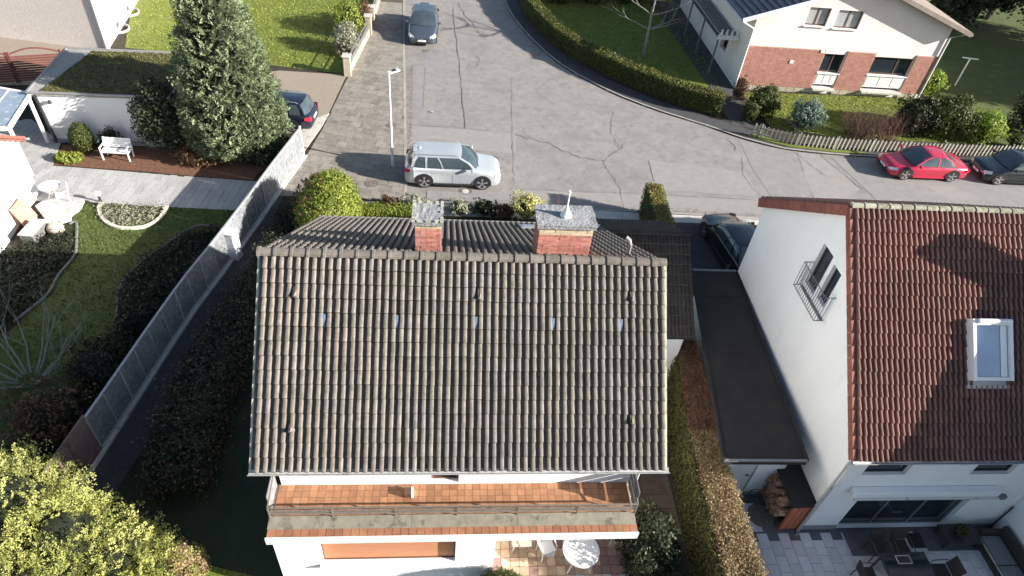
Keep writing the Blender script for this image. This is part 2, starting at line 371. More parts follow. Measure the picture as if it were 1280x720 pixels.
def cone_pts(c, r, h, n, z0=0.0, pw=.8, lumps=.12, inner=.25):
    u = NP.uniform(0, 1, n); t = 1-np.sqrt(1-u*.985)     # denser low
    a = NP.uniform(0, 2*np.pi, n); lo = np.minimum(1, .62+t*3.2)
    rr = r*(1-t)**pw*lo*(1-inner*NP.uniform(0, 1, n)**2)
    P_ = np.stack([rr*np.cos(a), rr*np.sin(a), z0+t*(h-z0)], 1)
    k = 1+lump(P_, lumps, 3.1)+lump(P_, lumps*.6, 7.3); P_[:, :2] *= k[:, None]
    Nn = np.stack([np.cos(a), np.sin(a), np.full(n, .45)], 1); return P_+np.array(c), Nn
def ell_pts(c, R, n, lumps=.1, low=-.6, inner=.25, f=3.0):
    d = NP.normal(0, 1, (n*2, 3)); d /= np.linalg.norm(d, axis=1, keepdims=True); d = d[d[:, 2] > low][:n]
    k = (1-inner*NP.uniform(0, 1, len(d))**2)
    P_ = d*np.array(R)*k[:, None]; P_ *= (1+lump(P_, lumps, f/max(R[0], .3)*1.5)+lump(P_, lumps*.7, f/max(R[0], .3)*4))[:, None]
    return P_+np.array(c), d
def sprays(name, Cc, Cn, K, ln, wd, up, size, matn, parent, aspect=.5):
    """flat fan shaped fronds made of many small scale leaves"""
    n = len(Cc); ax_ = Cn+np.array([0, 0, up])+NP.normal(0, .35, Cn.shape); ax_ /= np.linalg.norm(ax_, axis=1, keepdims=True)
    tp = NP.uniform(0, 1, (n, K, 1)); lat = NP.normal(0, 1, (n, K, 3))*.012; fv = np.cross(ax_, NP.normal(0, 1, (n, 3))); fv /= np.linalg.norm(fv, axis=1, keepdims=True)
    sc_ = NP.uniform(.6, 1.3, (n, 1, 1))
    P_ = Cc[:, None]+ax_[:, None]*(tp*ln-ln*.25)*sc_+fv[:, None]*NP.uniform(-1, 1, (n, K, 1))*(wd*np.sin(np.pi*np.clip(tp, .05, 1)**1.3))*sc_+lat
    N_ = np.repeat(np.cross(ax_, fv)[:, None], K, 1)+Cn[:, None]*.5
    return foliage(name, (P_.reshape(-1, 3), N_.reshape(-1, 3)), size, matn, parent, aspect=aspect, jit=.35)
def hedge_pts(line, w, h, n, z0=0., rough=.05, top_only=False, taper=0.0):
    """points on top and both faces of a hedge along a polyline of (x,y); w,h may vary per point"""
    L = np.array([(p[0], p[1]) for p in line], float); seg = np.linalg.norm(np.diff(L, axis=0), axis=1); cum = np.concatenate([[0], np.cumsum(seg)])
    s = NP.uniform(0, cum[-1], n); i = np.clip(np.searchsorted(cum, s)-1, 0, len(seg)-1); t = (s-cum[i])/seg[i]
    c = L[i]+(L[i+1]-L[i])*t[:, None]; d = (L[i+1]-L[i])/seg[i][:, None]; nn = np.stack([-d[:, 1], d[:, 0]], 1)
    W = np.interp(s, cum, w) if hasattr(w, '__len__') else np.full(n, w); H = np.interp(s, cum, h) if hasattr(h, '__len__') else np.full(n, h)
    tot = W+2*(H-z0); q = NP.uniform(0, 1, n)*tot
    side = np.where(q < W, 0, np.where(q < W+(H-z0), 1, -1))
    if top_only: side[:] = 0; q = NP.uniform(0, 1, n)*W
    off = np.where(side == 0, q-W/2, side*W/2); z = np.where(side == 0, H, z0+(q-W) % np.maximum(H-z0, .01))
    off = off*(1-taper*(z-z0)/np.maximum(H-z0, .01)); dep = NP.uniform(0, 1, n)**2*.12
    nx = np.where(side[:, None] == 0, 0, side[:, None]*nn); Nn = np.concatenate([nx, np.where(side == 0, 1., .25)[:, None]], 1)
    P_ = np.concatenate([c+nn*off[:, None], z[:, None]], 1)-Nn*dep[:, None]+NP.normal(0, rough, (n, 3))
    P_[:, 2] += (lump(P_, .05, 2.1)+lump(P_, .04, 5.3))*((z-z0)/np.maximum(H-z0, .01)); return P_, Nn
def foliage(name, Pn, size, matn, parent, **k):
    return link(name, leaf_mesh(name, Pn[0], Pn[1], size, matn, **k), parent)
def hedge_core(line, w, h, inset=.12, z0=-.02):
    mb = MB(); L = [Vector((p[0], p[1], 0)) for p in line]; n = len(L); vs = []
    for i, p in enumerate(L):
        d = (L[min(i+1, n-1)]-L[max(i-1, 0)]).normalized(); nn = Vector((-d.y, d.x, 0))
        W = (w[i] if hasattr(w, '__len__') else w)/2-inset; H = (h[i] if hasattr(h, '__len__') else h)-inset
        if i == 0: p = p+d*inset
        if i == n-1: p = p-d*inset
        vs += [p-nn*W+Vector((0, 0, z0)), p+nn*W+Vector((0, 0, z0)), p+nn*W*.95+Vector((0, 0, H)), p-nn*W*.95+Vector((0, 0, H))]
    fs = [(0, 1, 2, 3), tuple((n-1)*4+k for k in (3, 2, 1, 0))]
    for i in range(n-1):
        for k in range(4): a = i*4+k; b = i*4+(k+1) % 4; fs.append((a, b, b+4, a+4))
    return mb.add(vs, fs)
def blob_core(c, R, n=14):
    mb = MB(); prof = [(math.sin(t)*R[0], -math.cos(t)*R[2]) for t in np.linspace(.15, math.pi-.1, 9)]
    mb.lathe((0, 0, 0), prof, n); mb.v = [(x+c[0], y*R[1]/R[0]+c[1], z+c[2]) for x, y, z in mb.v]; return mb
def branchy(mb, p, d, L, r, depth, spread=.5, up=.15, rng=RND, kids=3):
    p = Vector(p); d = Vector(d).normalized(); pts = [p]; rs = [r]
    for i in range(4):
        d = (d+Vector((rng.uniform(-1, 1), rng.uniform(-1, 1), rng.uniform(-.6, 1)))*.16+Vector((0, 0, up*.2))).normalized()
        p = p+d*L/4; pts.append(p); rs.append(r*(1-.16*(i+1)))
    mb.tube(pts, rs, 5 if r > .02 else 4, cap=False)
    if depth > 0:
        for k in range(kids):
            i = rng.choice([2, 3, 4]); nd = (d+Vector((rng.uniform(-1, 1), rng.uniform(-1, 1), rng.uniform(-.3, .8)))*spread*1.3).normalized()
            branchy(mb, pts[i], nd, L*rng.uniform(.55, .8), rs[i]*.68, depth-1, spread, up, rng, kids)

def shrub(name, label, cat, c, R, matn, n=2500, leaf=.07, per=6, core='core', lumps=.14, low=-.3, stems=True, group=None, inner=.3, aspect=.6):
    t = thing(name, label, cat, (c[0], c[1], 0), group=group)
    cc = (c[0], c[1], R[2]*.95 if len(c) < 3 else c[2])
    p, nn = ell_pts(cc, R, n//per, lumps, low, inner)
    foliage('foliage', clumped(p, nn, per, max(R)*.07), leaf, matn, t, aspect=aspect)
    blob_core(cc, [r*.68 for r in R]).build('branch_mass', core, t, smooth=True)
    if stems:
        mb = MB()
        for k in range(4):
            a = k*1.7+.3; mb.tube([(c[0]+.05*math.cos(a), c[1]+.05*math.sin(a), 0), (c[0]+R[0]*.4*math.cos(a), c[1]+R[1]*.4*math.sin(a), cc[2])], [.03, .012], 5)
        mb.build('stem', 'bark', t)
    return t

# ------------------------------------------------------------------ architecture helpers
def wall(mb, O, d, n, s0, s1, zb, top, holes=(), t=.3, cuts=()):
    """upright wall with real openings: O origin, d direction, n outward normal (2D), top(s) height"""
    topf = top if callable(top) else (lambda s: top)
    P_ = lambda s, z, k: (O[0]+d[0]*s-n[0]*k, O[1]+d[1]*s-n[1]*k, z)
    cs = sorted(set([s0, s1]+[h[0] for h in holes]+[h[1] for h in holes]+list(cuts)))
    for a, b in zip(cs, cs[1:]):
        if b-a < 1e-6: continue
        m = (a+b)/2; iv = sorted([(h[2], h[3]) for h in holes if h[0] < m < h[1]]); z = zb; segs = []
        for (h0, h1) in iv: segs.append((z, z, h0, h0)); z = h1
        segs.append((z, z, topf(a), topf(b)))
        for (za, zb_, ta, tb) in segs:
            if ta-za < 1e-4 and tb-zb_ < 1e-4: continue
            mb.quad(P_(a, za, 0), P_(b, zb_, 0), P_(b, tb, 0), P_(a, ta, 0)); mb.quad(P_(a, za, t), P_(b, zb_, t), P_(b, tb, t), P_(a, ta, t))
        mb.quad(P_(a, topf(a), 0), P_(b, topf(b), 0), P_(b, topf(b), t), P_(a, topf(a), t))
    for s in (s0, s1): mb.quad(P_(s, zb, 0), P_(s, topf(s), 0), P_(s, topf(s), t), P_(s, zb, t))
    for (a, b, z0, z1) in holes:
        mb.quad(P_(a, z0, 0), P_(a, z1, 0), P_(a, z1, t), P_(a, z0, t)); mb.quad(P_(b, z0, 0), P_(b, z1, 0), P_(b, z1, t), P_(b, z0, t))
        mb.quad(P_(a, z0, 0), P_(b, z0, 0), P_(b, z0, t), P_(a, z0, t)); mb.quad(P_(a, z1, 0), P_(b, z1, 0), P_(b, z1, t), P_(a, z1, t))
def window(parent, O, d, n, h, inset=.12, fr='frame_white', gl='glass', fw=.06, mull=(), trans=(), sill=None, name='window', sillmat='frame_white'):
    a, b, z0, z1 = h
    P_ = lambda s, z, k: Vector((O[0]+d[0]*s-n[0]*k, O[1]+d[1]*s-n[1]*k, z))
    def bx(mb, a, b, z0, z1, k0, k1):
        vs = [P_(a, z0, k0), P_(b, z0, k0), P_(b, z0, k1), P_(a, z0, k1), P_(a, z1, k0), P_(b, z1, k0), P_(b, z1, k1), P_(a, z1, k1)]
        mb.add(vs, [(0, 3, 2, 1), (4, 5, 6, 7), (0, 1, 5, 4), (1, 2, 6, 5), (2, 3, 7, 6), (3, 0, 4, 7)])
    e = .002; mb = MB(); k0, k1 = inset, inset+.07
    bx(mb, a+e, a+fw, z0+e, z1-e, k0, k1); bx(mb, b-fw, b-e, z0+e, z1-e, k0, k1); bx(mb, a+fw, b-fw, z0+e, z0+fw, k0, k1); bx(mb, a+fw, b-fw, z1-fw, z1-e, k0, k1)
    for s in mull: bx(mb, s-fw*.5, s+fw*.5, z0+fw, z1-fw, k0+.003, k1-.003)
    for z in trans: bx(mb, a+fw, b-fw, z-fw*.35, z+fw*.35, k0+.006, k1-.006)
    w = mb.build(name, fr, parent)
    g = MB(); bx(g, a+fw*.6, b-fw*.6, z0+fw*.6, z1-fw*.6, k0+.03, k0+.045); g.build('pane', gl, w)
    if sill: sm = MB(); bx(sm, a-.06, b+.06, z0-.045, z0+.001, -sill, k0); sm.build('sill', sillmat, w)
    return w
def tile_mesh(name, w, l, humps, H, matn, lift=.042, hw=(.18, .93)):
    xs = []; zs = []
    h = w/humps
    for k in range(humps):
        for t, z in ((0, 0), (hw[0], .0), (hw[0]+.04, .70), (hw[0]+.13, .95), ((hw[0]+hw[1])/2, 1), (hw[1]-.14, .96), (hw[1]-.04, .72), (hw[1], 0.0)): xs.append(h*(k+t)); zs.append(z*H)
    xs.append(w); zs.append(0); n = len(xs); ov = .05
    hmp = w/humps
    def tp(x, z):      # ribs narrow a little towards the head of the tile
        k = min(int(x/hmp), humps-1); c = hmp*(k+(hw[0]+hw[1])/2); return (c+(x-c)*.86 if z > 0 else x, z*.82)
    up = [tp(x, z) for x, z in zip(xs, zs)]
    vs = [(x, 0, z+lift) for x, z in zip(xs, zs)]+[(x, l+ov, z+.002) for x, z in up]+[(x, -.013, z+lift-.014) for x, z in zip(xs, zs)]+[(x, -.008, z-.016) for x, z in zip(xs, zs)]
    fs = [(i, i+1, n+i+1, n+i) for i in range(n-1)]; f2 = [(2*n+i, 2*n+i+1, i+1, i) for i in range(n-1)]+[(3*n+i, 3*n+i+1, 2*n+i+1, 2*n+i) for i in range(n-1)]
    mb = MB().add(vs, fs); mb.f += f2; mb.m += [1]*len(f2); me = bpy.data.meshes.new(name); me.from_pydata(mb.v, [], mb.f); me.materials.append(M[matn]); me.materials.append(M['tile_lip_shade_moss' if matn != 'tile_red' else 'tile_lip_shade_moss_red'])
    me.polygons.foreach_set('material_index', mb.m); me.update(); return me, mb
def frame_m(o, ux, us):
    ux = Vector(ux).normalized(); us = Vector(us).normalized(); nn = ux.cross(us).normalized()
    return Matrix(((ux.x, us.x, nn.x, o[0]), (ux.y, us.y, nn.y, o[1]), (ux.z, us.z, nn.z, o[2]), (0, 0, 0, 1)))
def tile_roof(parent, o, ux, us, ncol, nrow, w, l, humps, H, matn, singles=300, name='roof_tile', skip=None, hw=(.18, .93)):
    me, mb0 = tile_mesh(name, w, l, humps, H, matn, hw=hw); cells = [(r, c) for r in range(nrow) for c in range(ncol)]
    if skip: cells = [q for q in cells if not skip(*q)]
    ux = Vector(ux).normalized(); us = Vector(us).normalized(); o = Vector(o); rest = MB()
    for i, (r, c) in enumerate(cells):
        p = o+ux*(c*w+RND.uniform(-.004, .004))+us*(r*l+RND.uniform(-.010, .010)); m = frame_m(p, ux, us) @ Matrix.Rotation(RND.uniform(-.011, .011), 4, 'Z')
        m = m @ Matrix.Translation((0, 0, RND.uniform(0, .004)))
        if i < singles: link(name, me, parent, mw=m)
        else:
            n0 = len(rest.v); rest.v += [tuple(m @ Vector(v)) for v in mb0.v]; rest.f += [tuple(q+n0 for q in f) for f in mb0.f]; rest.m += mb0.m
    if rest.v:
        me2 = bpy.data.meshes.new(name+'_field'); me2.from_pydata([tuple(v) for v in rest.v], [], rest.f); me2.materials.append(M[matn]); me2.materials.append(M['tile_lip_shade_moss' if matn != 'tile_red' else 'tile_lip_shade_moss_red']); me2.polygons.foreach_set('material_index', rest.m); me2.update()
        q = link(name+'_field', me2, parent); q['kind'] = 'stuff'
def roof_deck(mb, o, ux, us, W, L, t=.1):
    m = frame_m(o, ux, us); mb.box((0, 0, -t), (W, L, -.002), m)
def gutter(parent, p, q, r=.065, matn='gutter', name='gutter'):
    p = Vector(p); q = Vector(q); d = (q-p).normalized(); side = d.cross(Vector((0, 0, 1))).normalized(); mb = MB(); n = 7; vs = []
    for P0 in (p, q):
        for k in range(n): a = math.pi+math.pi*k/(n-1); vs.append(P0+side*math.cos(a)*r+Vector((0, 0, math.sin(a)*r)))
        for k in range(n): a = 2*math.pi-math.pi*k/(n-1); vs.append(P0+side*math.cos(a)*(r-.008)+Vector((0, 0, math.sin(a)*(r-.008)+.002)))
    m = 2*n; fs = [(k, (k+1) % m, m+(k+1) % m, m+k) for k in range(m)]+[tuple(range(m)), tuple(range(2*m-1, m-1, -1))]
    mb.add(vs, fs)
    return mb.build(name, matn, parent)
def brick_face(parent, O, d, n, W, z0, z1, bl=.24, bh=.075, matn='brick', pale_top=0, pale='brick_pale'):
    """proud bricks of one face of a stack, each its own object"""
    rows = int((z1-z0)/bh)
    for r in range(rows):
        off = 0 if r % 2 else -bl/2; s = off
        while s < W-.02:
            a = max(s, 0)+.004; b = min(s+bl, W)-.004; s += bl
            if b-a < .03: continue
            k = RND.uniform(.004, .012); zz = z0+r*bh
            A_ = Vector((O[0]+d[0]*a, O[1]+d[1]*a, zz+.005)); B_ = Vector((O[0]+d[0]*b, O[1]+d[1]*b, zz+bh-.005)); mb = MB()
            nn = Vector((n[0], n[1], 0)); lo = A_; hi = Vector((B_.x, B_.y, A_.z)); up = Vector((0, 0, bh-.01))
            vs = [lo-nn*.01, hi-nn*.01, hi-nn*.01+up, lo-nn*.01+up, lo+nn*k, hi+nn*k, hi+nn*k+up, lo+nn*k+up]
            mb.add(vs, [(4, 5, 6, 7), (0, 1, 5, 4), (1, 2, 6, 5), (2, 3, 7, 6), (3, 0, 4, 7)])
            me = mb.mesh('brick', pale if (r >= rows-pale_top or r == 0) else matn); link('brick', me, parent)

# ================================================================== THE SETTING
struct('ground', MB().sheet([(-260, -200), (300, -200), (300, 330), (-260, 330)], -.13), 'soil')
KL = [(-4.9, 60), (-3.8, 38.7), (-3.32, 30.4), (-3.02, 26), (-2.66, 20.4), (-2.31, 15), (-2.29, 13.85)]
KR = [(2.6, 60), (3.2, 43), (3.45, 40), (3.87, 36.9), (4.98, 32.9), (6.48, 29.35), (8.19, 27), (9.85, 25.2), (11.94, 23.6), (14., 22.35), (15.91, 21.0), (17.89, 20.1), (20.52, 19.75), (23.4, 19.65), (28, 19.6), (34, 19.6), (90, 20.5)]
KB = [(-2.29, 13.9), (2, 13.88), (6.2, 13.86), (9, 13.85), (12, 13.7), (14.2, 13.55), (16.5, 13.6), (19, 14.2), (22, 14.7), (30, 15.0), (90, 15.5)]
road_poly = [(-5.2, 60), (-3.2, 13.5), (90, 13.0), (90, 21.5), (30, 21), (16, 22.5), (3.8, 60)]
struct('road', MB().sheet(road_poly, -.06), 'asphalt')
left_block = KL[:-1]+[(-2.29, 13.9), (-2.29, -60), (-120, -60), (-120, 60)]
struct('garden_ground', MB().prism(left_block, -.14, 0), 'soil')
struct('plot_ground', MB().prism(KB+[(90, -60), (-2.286, -60)], -.14, 0), 'soil')
KRs = [tuple(p[:2]) for p in smooth_line(KR[1:-1], 5)]
struct('corner_plot_ground', MB().prism([KR[0]]+KRs+[KR[-1], (90, 90), (2.6, 90)], -.14, 0), 'soil')

# road patches and cracks
PZ = [-.0592]
def patch(poly, m, z):
    PZ[0] += .0011; struct('road_patch', MB().sheet(poly, PZ[0]), m)
patch([(-2.95, 38), (-.3, 38), (-.05, 32.1), (.19, 26.3), (.4, 20.9), (-2.5, 20.9)], 'asphalt', -.056)
patch([(.35, 20.75), (3.15, 20.6), (2.95, 18.5), (-2.45, 18.9), (-2.4, 20.8)], 'asphalt_light', -.056)
patch([(-2.75, 28.2), (-1.95, 28.2), (-1.9, 23.0), (-2.5, 23.0)], 'asphalt_grey', -.052)
patch([(-1.9, 30.0), (.0, 28.5), (-.6, 27.0), (-2.1, 28.4)], 'asphalt_grey', -.052)
patch([(15.6, 21.0), (17.7, 20.2), (18.6, 16.2), (15.5, 15.4), (15.4, 18)], 'asphalt_grey', -.056)
patch([(18.6, 19.9), (20.0, 19.6), (20.6, 16.4), (19.0, 15.2), (17.7, 15.2), (18.0, 17.0)], 'asphalt_light', -.056)
patch([(20.4, 19.5), (33, 19.4), (33, 15.2), (21.2, 15.0)], 'asphalt_grey', -.056)
patch([(24.6, 17.0), (26.2, 17.1), (27.1, 15.9), (25.2, 15.8)], 'asphalt_light', -.052)
patch([(3.0, 15.25), (15.2, 15.1), (15.2, 13.9), (3.0, 14.05)], 'asphalt_light', -.056)
patch([(9.9, 18.4), (14.9, 17.6), (14.9, 15.4), (9.7, 15.7)], 'asphalt_light', -.0555)
patch([(-1.4, 14.9), (2.6, 14.8), (2.6, 14.1), (-1.4, 14.15)], 'asphalt_grey', -.0525)
cr = MB()
def crack(pts, w=.025, jit=.07, z=-.045, k=7):
    w *= .62
    L = []
    for i in range(len(pts)-1):
        a = Vector((*pts[i], 0)); b = Vector((*pts[i+1], 0)); d = (b-a); nn = Vector((-d.y, d.x, 0)).normalized()
        for j in range(k): L.append(a+d*(j/k)+nn*(RND.uniform(-jit, jit) if 0 < i+j else 0))
    L.append(Vector((*pts[-1], 0))); ws = [w*RND.uniform(.35, 1.2) for _ in L]
    for i in range(len(L)-1):
        d = (L[i+1]-L[i]).normalized(); nn = Vector((-d.y, d.x, 0))
        cr.add([(*(L[i]-nn*ws[i])[:2], z), (*(L[i+1]-nn*ws[i+1])[:2], z), (*(L[i+1]+nn*ws[i+1])[:2], z), (*(L[i]+nn*ws[i])[:2], z)], [(0, 1, 2, 3)])
crack([(-.3, 38), (-.28, 36.2), (-.05, 32.1), (.19, 26.3), (.36, 22.4), (.43, 20.8)], .035, .05)
crack([(-2.5, 20.87), (.34, 20.73), (2.9, 20.54)], .015, .03)
crack([(3.29, 27.3), (3.17, 25.1), (2.89, 20.54), (2.8, 18), (2.73, 16)], .02, .04)
crack([(.0, 39), (1.0, 35), (1.9, 32.6)], .03, .12); crack([(-.2, 33.6), (1.0, 33.2), (2.2, 33.4)], .02, .1)
crack([(3.0, 20.4), (3.51, 20.18), (4.93, 19.49), (6.0, 18.5), (6.28, 18.42), (7.5, 18.1), (8.1, 18.9), (8.9, 19.9)], .03, .1)
crack([(8.9, 23.4), (8.64, 22.38), (8.4, 21.2), (8.5, 19.6)], .02, .08); crack([(7.4, 18.2), (7.57, 17.2), (7.95, 15.6), (7.8, 14.6), (7.85, 13.9)], .02, .08)
crack([(14.9, 20.9), (15.2, 20.2), (15.0, 19.7)], .03, .06, k=4); crack([(15.2, 19.0), (14.7, 17.4), (14.9, 15.8), (15, 14)], .025, .08)
crack([(19.9, 19.7), (20.3, 18), (20.8, 16.4)], .03, .06); crack([(18.4, 19.9), (18.9, 18.5), (19.3, 17.5)], .02, .06)
crack([(-2.75, 28.2), (-1.95, 28.2), (-1.9, 23.0)], .014, .01); crack([(3, 15.3), (9, 15.3), (15, 15.1)], .013, .02)
crack([(-1.4, 18.9), (-1.38, 19.5), (-.3, 19.4)], .014, .02, k=3); crack([(5.2, 20.2), (5.4, 20.15)], .03, .02, k=2); crack([(1.2, 30), (1.4, 29.2), (1.15, 28.4)], .03, .12)
struct('road_cracks', cr, 'crack')
# fallen scraps and drain by the far patch
dr = MB().box((1.5, 33.0, -.06), (2.05, 33.45, -.045)); tag(dr.build('drain_cover', 'iron'), 'worn square drain cover in the asphalt beyond the lamp post', 'drain cover')
for k in range(5): pass

# kerb stones
def kerb(pts, parent, w=.13, step=1.0, side=1, z1=.012, z0=-.13, matn='kerb', name='kerb_stone'):
    L = [Vector((*p, 0)) for p in pts]; acc = []; tot = 0
    for a, b in zip(L, L[1:]):
        n = max(1, int(round((b-a).length/step)))
        for j in range(n): acc.append((a+(b-a)*j/n, a+(b-a)*(j+1)/n))
    for a, b in acc:
        d = (b-a).normalized(); nn = Vector((-d.y, d.x, 0))*side*w; g = d*.006; mb = MB()
        dz = RND.uniform(-.004, .004)
        mb.prism([(a+g)[:2], (b-g)[:2], (b-g+nn)[:2], (a+g+nn)[:2]], z0, z1+dz); mb.build(name, matn, parent)
PL = [(-3.1, 60)]
pave = struct('pavement', MB().sheet([(-4.95, 60), (-3.9, 38.7), (-3.4, 30.4), (-3.1, 26), (-2.72, 20.4), (-2.4, 15), (-2.4, 13.95), (-7.9, 13.95), (-7.3, 17.3), (-6.9, 20.0), (-6.35, 26), (-5.75, 32), (-5.6, 38), (-5.6, 60)], .006), 'joint')
kerb([(-3.9, 42)]+KL[1:-1]+[(-2.31, 14.0)], pave, side=-1, step=1.05)
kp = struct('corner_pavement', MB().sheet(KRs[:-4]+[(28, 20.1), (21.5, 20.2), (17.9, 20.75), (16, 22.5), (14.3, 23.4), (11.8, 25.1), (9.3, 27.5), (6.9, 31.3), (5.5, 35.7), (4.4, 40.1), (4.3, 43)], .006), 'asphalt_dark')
kerb([tuple(p[:2]) for p in smooth_line(KR[1:11], 2)]+[tuple(p[:2]) for p in smooth_line(KR[11:15], 2)], kp, side=1, step=1.0)
struct('grass_verge', MB().prism([(16.2, 21.25), (18.2, 20.28), (20.6, 19.95), (22.6, 19.86), (22.6, 20.05), (20.5, 20.18), (18.4, 20.55), (16.6, 21.5)], .0, .05), 'lawn')
fp = struct('front_pavement', MB().prism([(-2.28, 13.85), (6.2, 13.72), (12, 13.55), (14.2, 13.4), (16.2, 13.45), (16.2, 12.9), (-2.28, 12.95)], 0, .006), 'concrete')
kerb([(3.0, 13.87), (6.2, 13.86), (9, 13.85), (12, 13.7), (14.2, 13.55), (16.5, 13.6), (19, 14.2)], fp, side=-1, step=1.0)
# sidewalk slabs
sp = [(-3.95, 38), (-3.46, 30.4), (-3.16, 26), (-2.80, 20.4), (-2.46, 15), (-2.45, 14.0), (-7.85, 14.0), (-7.25, 17.3), (-6.85, 20.0), (-6.3, 26), (-5.7, 32), (-5.5, 38)]
th = rad(-12); ex = Vector((math.cos(th), math.sin(th))); ey = Vector((-math.sin(th), math.cos(th))); cnt = 0; rest = MB()
cells = []
for r in range(-6, 60):
    for c in range(-22, 22):
        sx = .52; sy = .52; o = Vector((-5.5, 14.5))+ex*(c*sx+(r % 2)*.26)+ey*(r*sy)
        cs = [o+ex*.006+ey*.006, o+ex*(sx-.006)+ey*.006, o+ex*(sx-.006)+ey*(sy-.006), o+ex*.006+ey*(sy-.006)]
        q = clip_cell([tuple(p) for p in cs], sp)
        if q: cells.append((o.y, q))
cells.sort(key=lambda q: q[0])
for i, (_, cs) in enumerate(cells):
    z = .02+RND.uniform(-.004, .005)
    if i < 300: MB().prism([tuple(p) for p in cs], .004, z).build('paving_slab', 'slab', pave)
    else: rest.prism([tuple(p) for p in cs], .004, z)
if rest.v: q = rest.build('paving_slab_field', 'slab', pave); q['kind'] = 'stuff'

# lawns
LW = {'far_left_lawn': ([(-19.3, 28.2), (-6.45, 26.3), (-5.95, 32), (-5.85, 44), (-24, 50), (-21.5, 36)], 'lawn'),
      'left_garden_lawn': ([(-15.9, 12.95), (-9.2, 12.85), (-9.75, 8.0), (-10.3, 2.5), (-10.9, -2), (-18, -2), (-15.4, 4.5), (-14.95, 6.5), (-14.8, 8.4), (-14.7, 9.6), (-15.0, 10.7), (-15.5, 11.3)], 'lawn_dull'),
      'back_lawn': ([(-8.8, -2.0), (-4.35, -3.2), (-4.35, -9), (-14, -9), (-13, -3)], 'lawn'),
      'side_lawn': ([(-7.3, 8.0), (-4.4, 9), (-4.4, -3.18), (-8.7, -1.98), (-8.4, 1)], 'lawn_shade'),  # outer edge follows the house's cast shadow, painted by the darker lawn
      'corner_lawn': ([(5.4, 44), (5.3, 38.5), (6.6, 33.5), (8.0, 30.6), (10.3, 27.9), (12.6, 25.7), (14.9, 24.1), (16.1, 24.6), (16.4, 27.2), (17, 44)], 'lawn'),
      'house_lawn': ([(17.6, 26.8), (18.0, 22.4), (22, 21.6), (30.2, 21.6), (31.5, 27), (31.5, 32), (30.3, 32), (30.3, 27.2)], 'lawn'),
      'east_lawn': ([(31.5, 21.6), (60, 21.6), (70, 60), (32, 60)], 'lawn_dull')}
for k, (poly, m) in LW.items(): struct(k, MB().sheet(poly, .008), m)
def grass(name, poly, n, matn, size=.09, label=None):
    xs = [p[0] for p in poly]; ys = [p[1] for p in poly]; out = []
    X = NP.uniform(min(xs), max(xs), n*3); Y = NP.uniform(min(ys), max(ys), n*3)
    for x, y in zip(X, Y):
        if pip(x, y, poly): out.append((x, y, .03))
        if len(out) >= n: break
    C = np.array(out); Nn = NP.normal(0, 1, C.shape); Nn[:, 2] = np.abs(Nn[:, 2])*.6+.5
    o = link(name, leaf_mesh(name, C, Nn, size, matn, aspect=.35, jit=.9), None); tag(o, label, 'grass', kind='stuff')
grass('grass_tufts', LW['far_left_lawn'][0], 22000, 'grass_blade', .12, 'bright sunlit grass of the lawn behind the tall conifer')
grass('grass_tufts', LW['left_garden_lawn'][0], 14000, 'grass_blade_dull', .09, 'dull mossy grass of the shaded garden left of the fence')
grass('grass_tufts', LW['back_lawn'][0], 7000, 'grass_blade', .08, 'bright grass strip at the lower edge beside the house')
grass('grass_tufts', LW['corner_lawn'][0], 12000, 'grass_blade', .12, 'grass inside the curved corner hedge')
grass('grass_tufts', LW['house_lawn'][0], 8000, 'grass_blade', .12, 'sunny grass in front of the brick and cream house')
struct('driveway', MB().sheet([(-6.4, 26.2), (-6.9, 20.2), (-8.6, 19.3), (-14.2, 18.4), (-14.2, 24.5), (-10.2, 26.3)], .010), 'drive')
struct('drive_edge', MB().prism([(-6.95, 20.1), (-6.75, 21.6), (-8.2, 20.1), (-8.0, 18.2), (-7.45, 17.5)], .0, .024), 'concrete')
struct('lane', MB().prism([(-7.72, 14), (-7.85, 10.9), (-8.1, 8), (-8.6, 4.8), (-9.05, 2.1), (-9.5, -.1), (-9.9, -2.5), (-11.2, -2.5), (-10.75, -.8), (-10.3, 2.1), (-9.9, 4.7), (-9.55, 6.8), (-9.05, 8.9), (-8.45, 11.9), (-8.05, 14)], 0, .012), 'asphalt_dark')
struct('mulch_bed', MB().sheet([(-13.9, 17.5), (-8.9, 16.4), (-9.3, 15.1), (-13.1, 15.4), (-13.9, 15.5)], .010), 'mulch')
struct('bench_bed', MB().sheet([(-18.3, 17.45), (-13.9, 17.55), (-13.9, 15.5), (-18.0, 15.75)], .009), 'mulch')
struct('courtyard', MB().sheet([(-30, 36), (-20.2, 26.5), (-19.9, 23.4), (-30, 22)], .01), 'drive')

# left garden board path
gp = struct('garden_path', MB().sheet([(-18.1, 15.72), (-18.5, 17.6), (-20.6, 19.6), (-23, 18), (-17.6, 13.4), (-16.0, 13.25), (-14.98, 13.1), (-9.3, 12.9), (-8.9, 14.95), (-13.2, 15.33)], .008), 'joint')
gpoly = [(-18.0, 15.66), (-18.45, 17.6), (-20.7, 19.7), (-23, 18), (-17.6, 13.0), (-16.0, 13.2), (-14.98, 13.0), (-9.2, 12.8), (-8.85, 15.0), (-13.2, 15.30)]
th2 = rad(-6); ex = Vector((math.cos(th2), math.sin(th2))); ey = Vector((-math.sin(th2), math.cos(th2)))
for c in range(-60, 40):
    for r in range(-4, 12):
        sx, sy = .30, .78; o = Vector((-14, 13.0))+ex*c*sx+ey*(r*sy+(c % 2)*.39)
        cs = [o+ex*.006+ey*.006, o+ex*(sx-.006)+ey*.006, o+ex*(sx-.006)+ey*(sy-.006), o+ex*.006+ey*(sy-.006)]
        q = clip_cell([tuple(p) for p in cs], gpoly)
        if q: MB().prism(q, .004, .03+RND.uniform(-.003, .003)).build('path_board', 'path_board', gp)
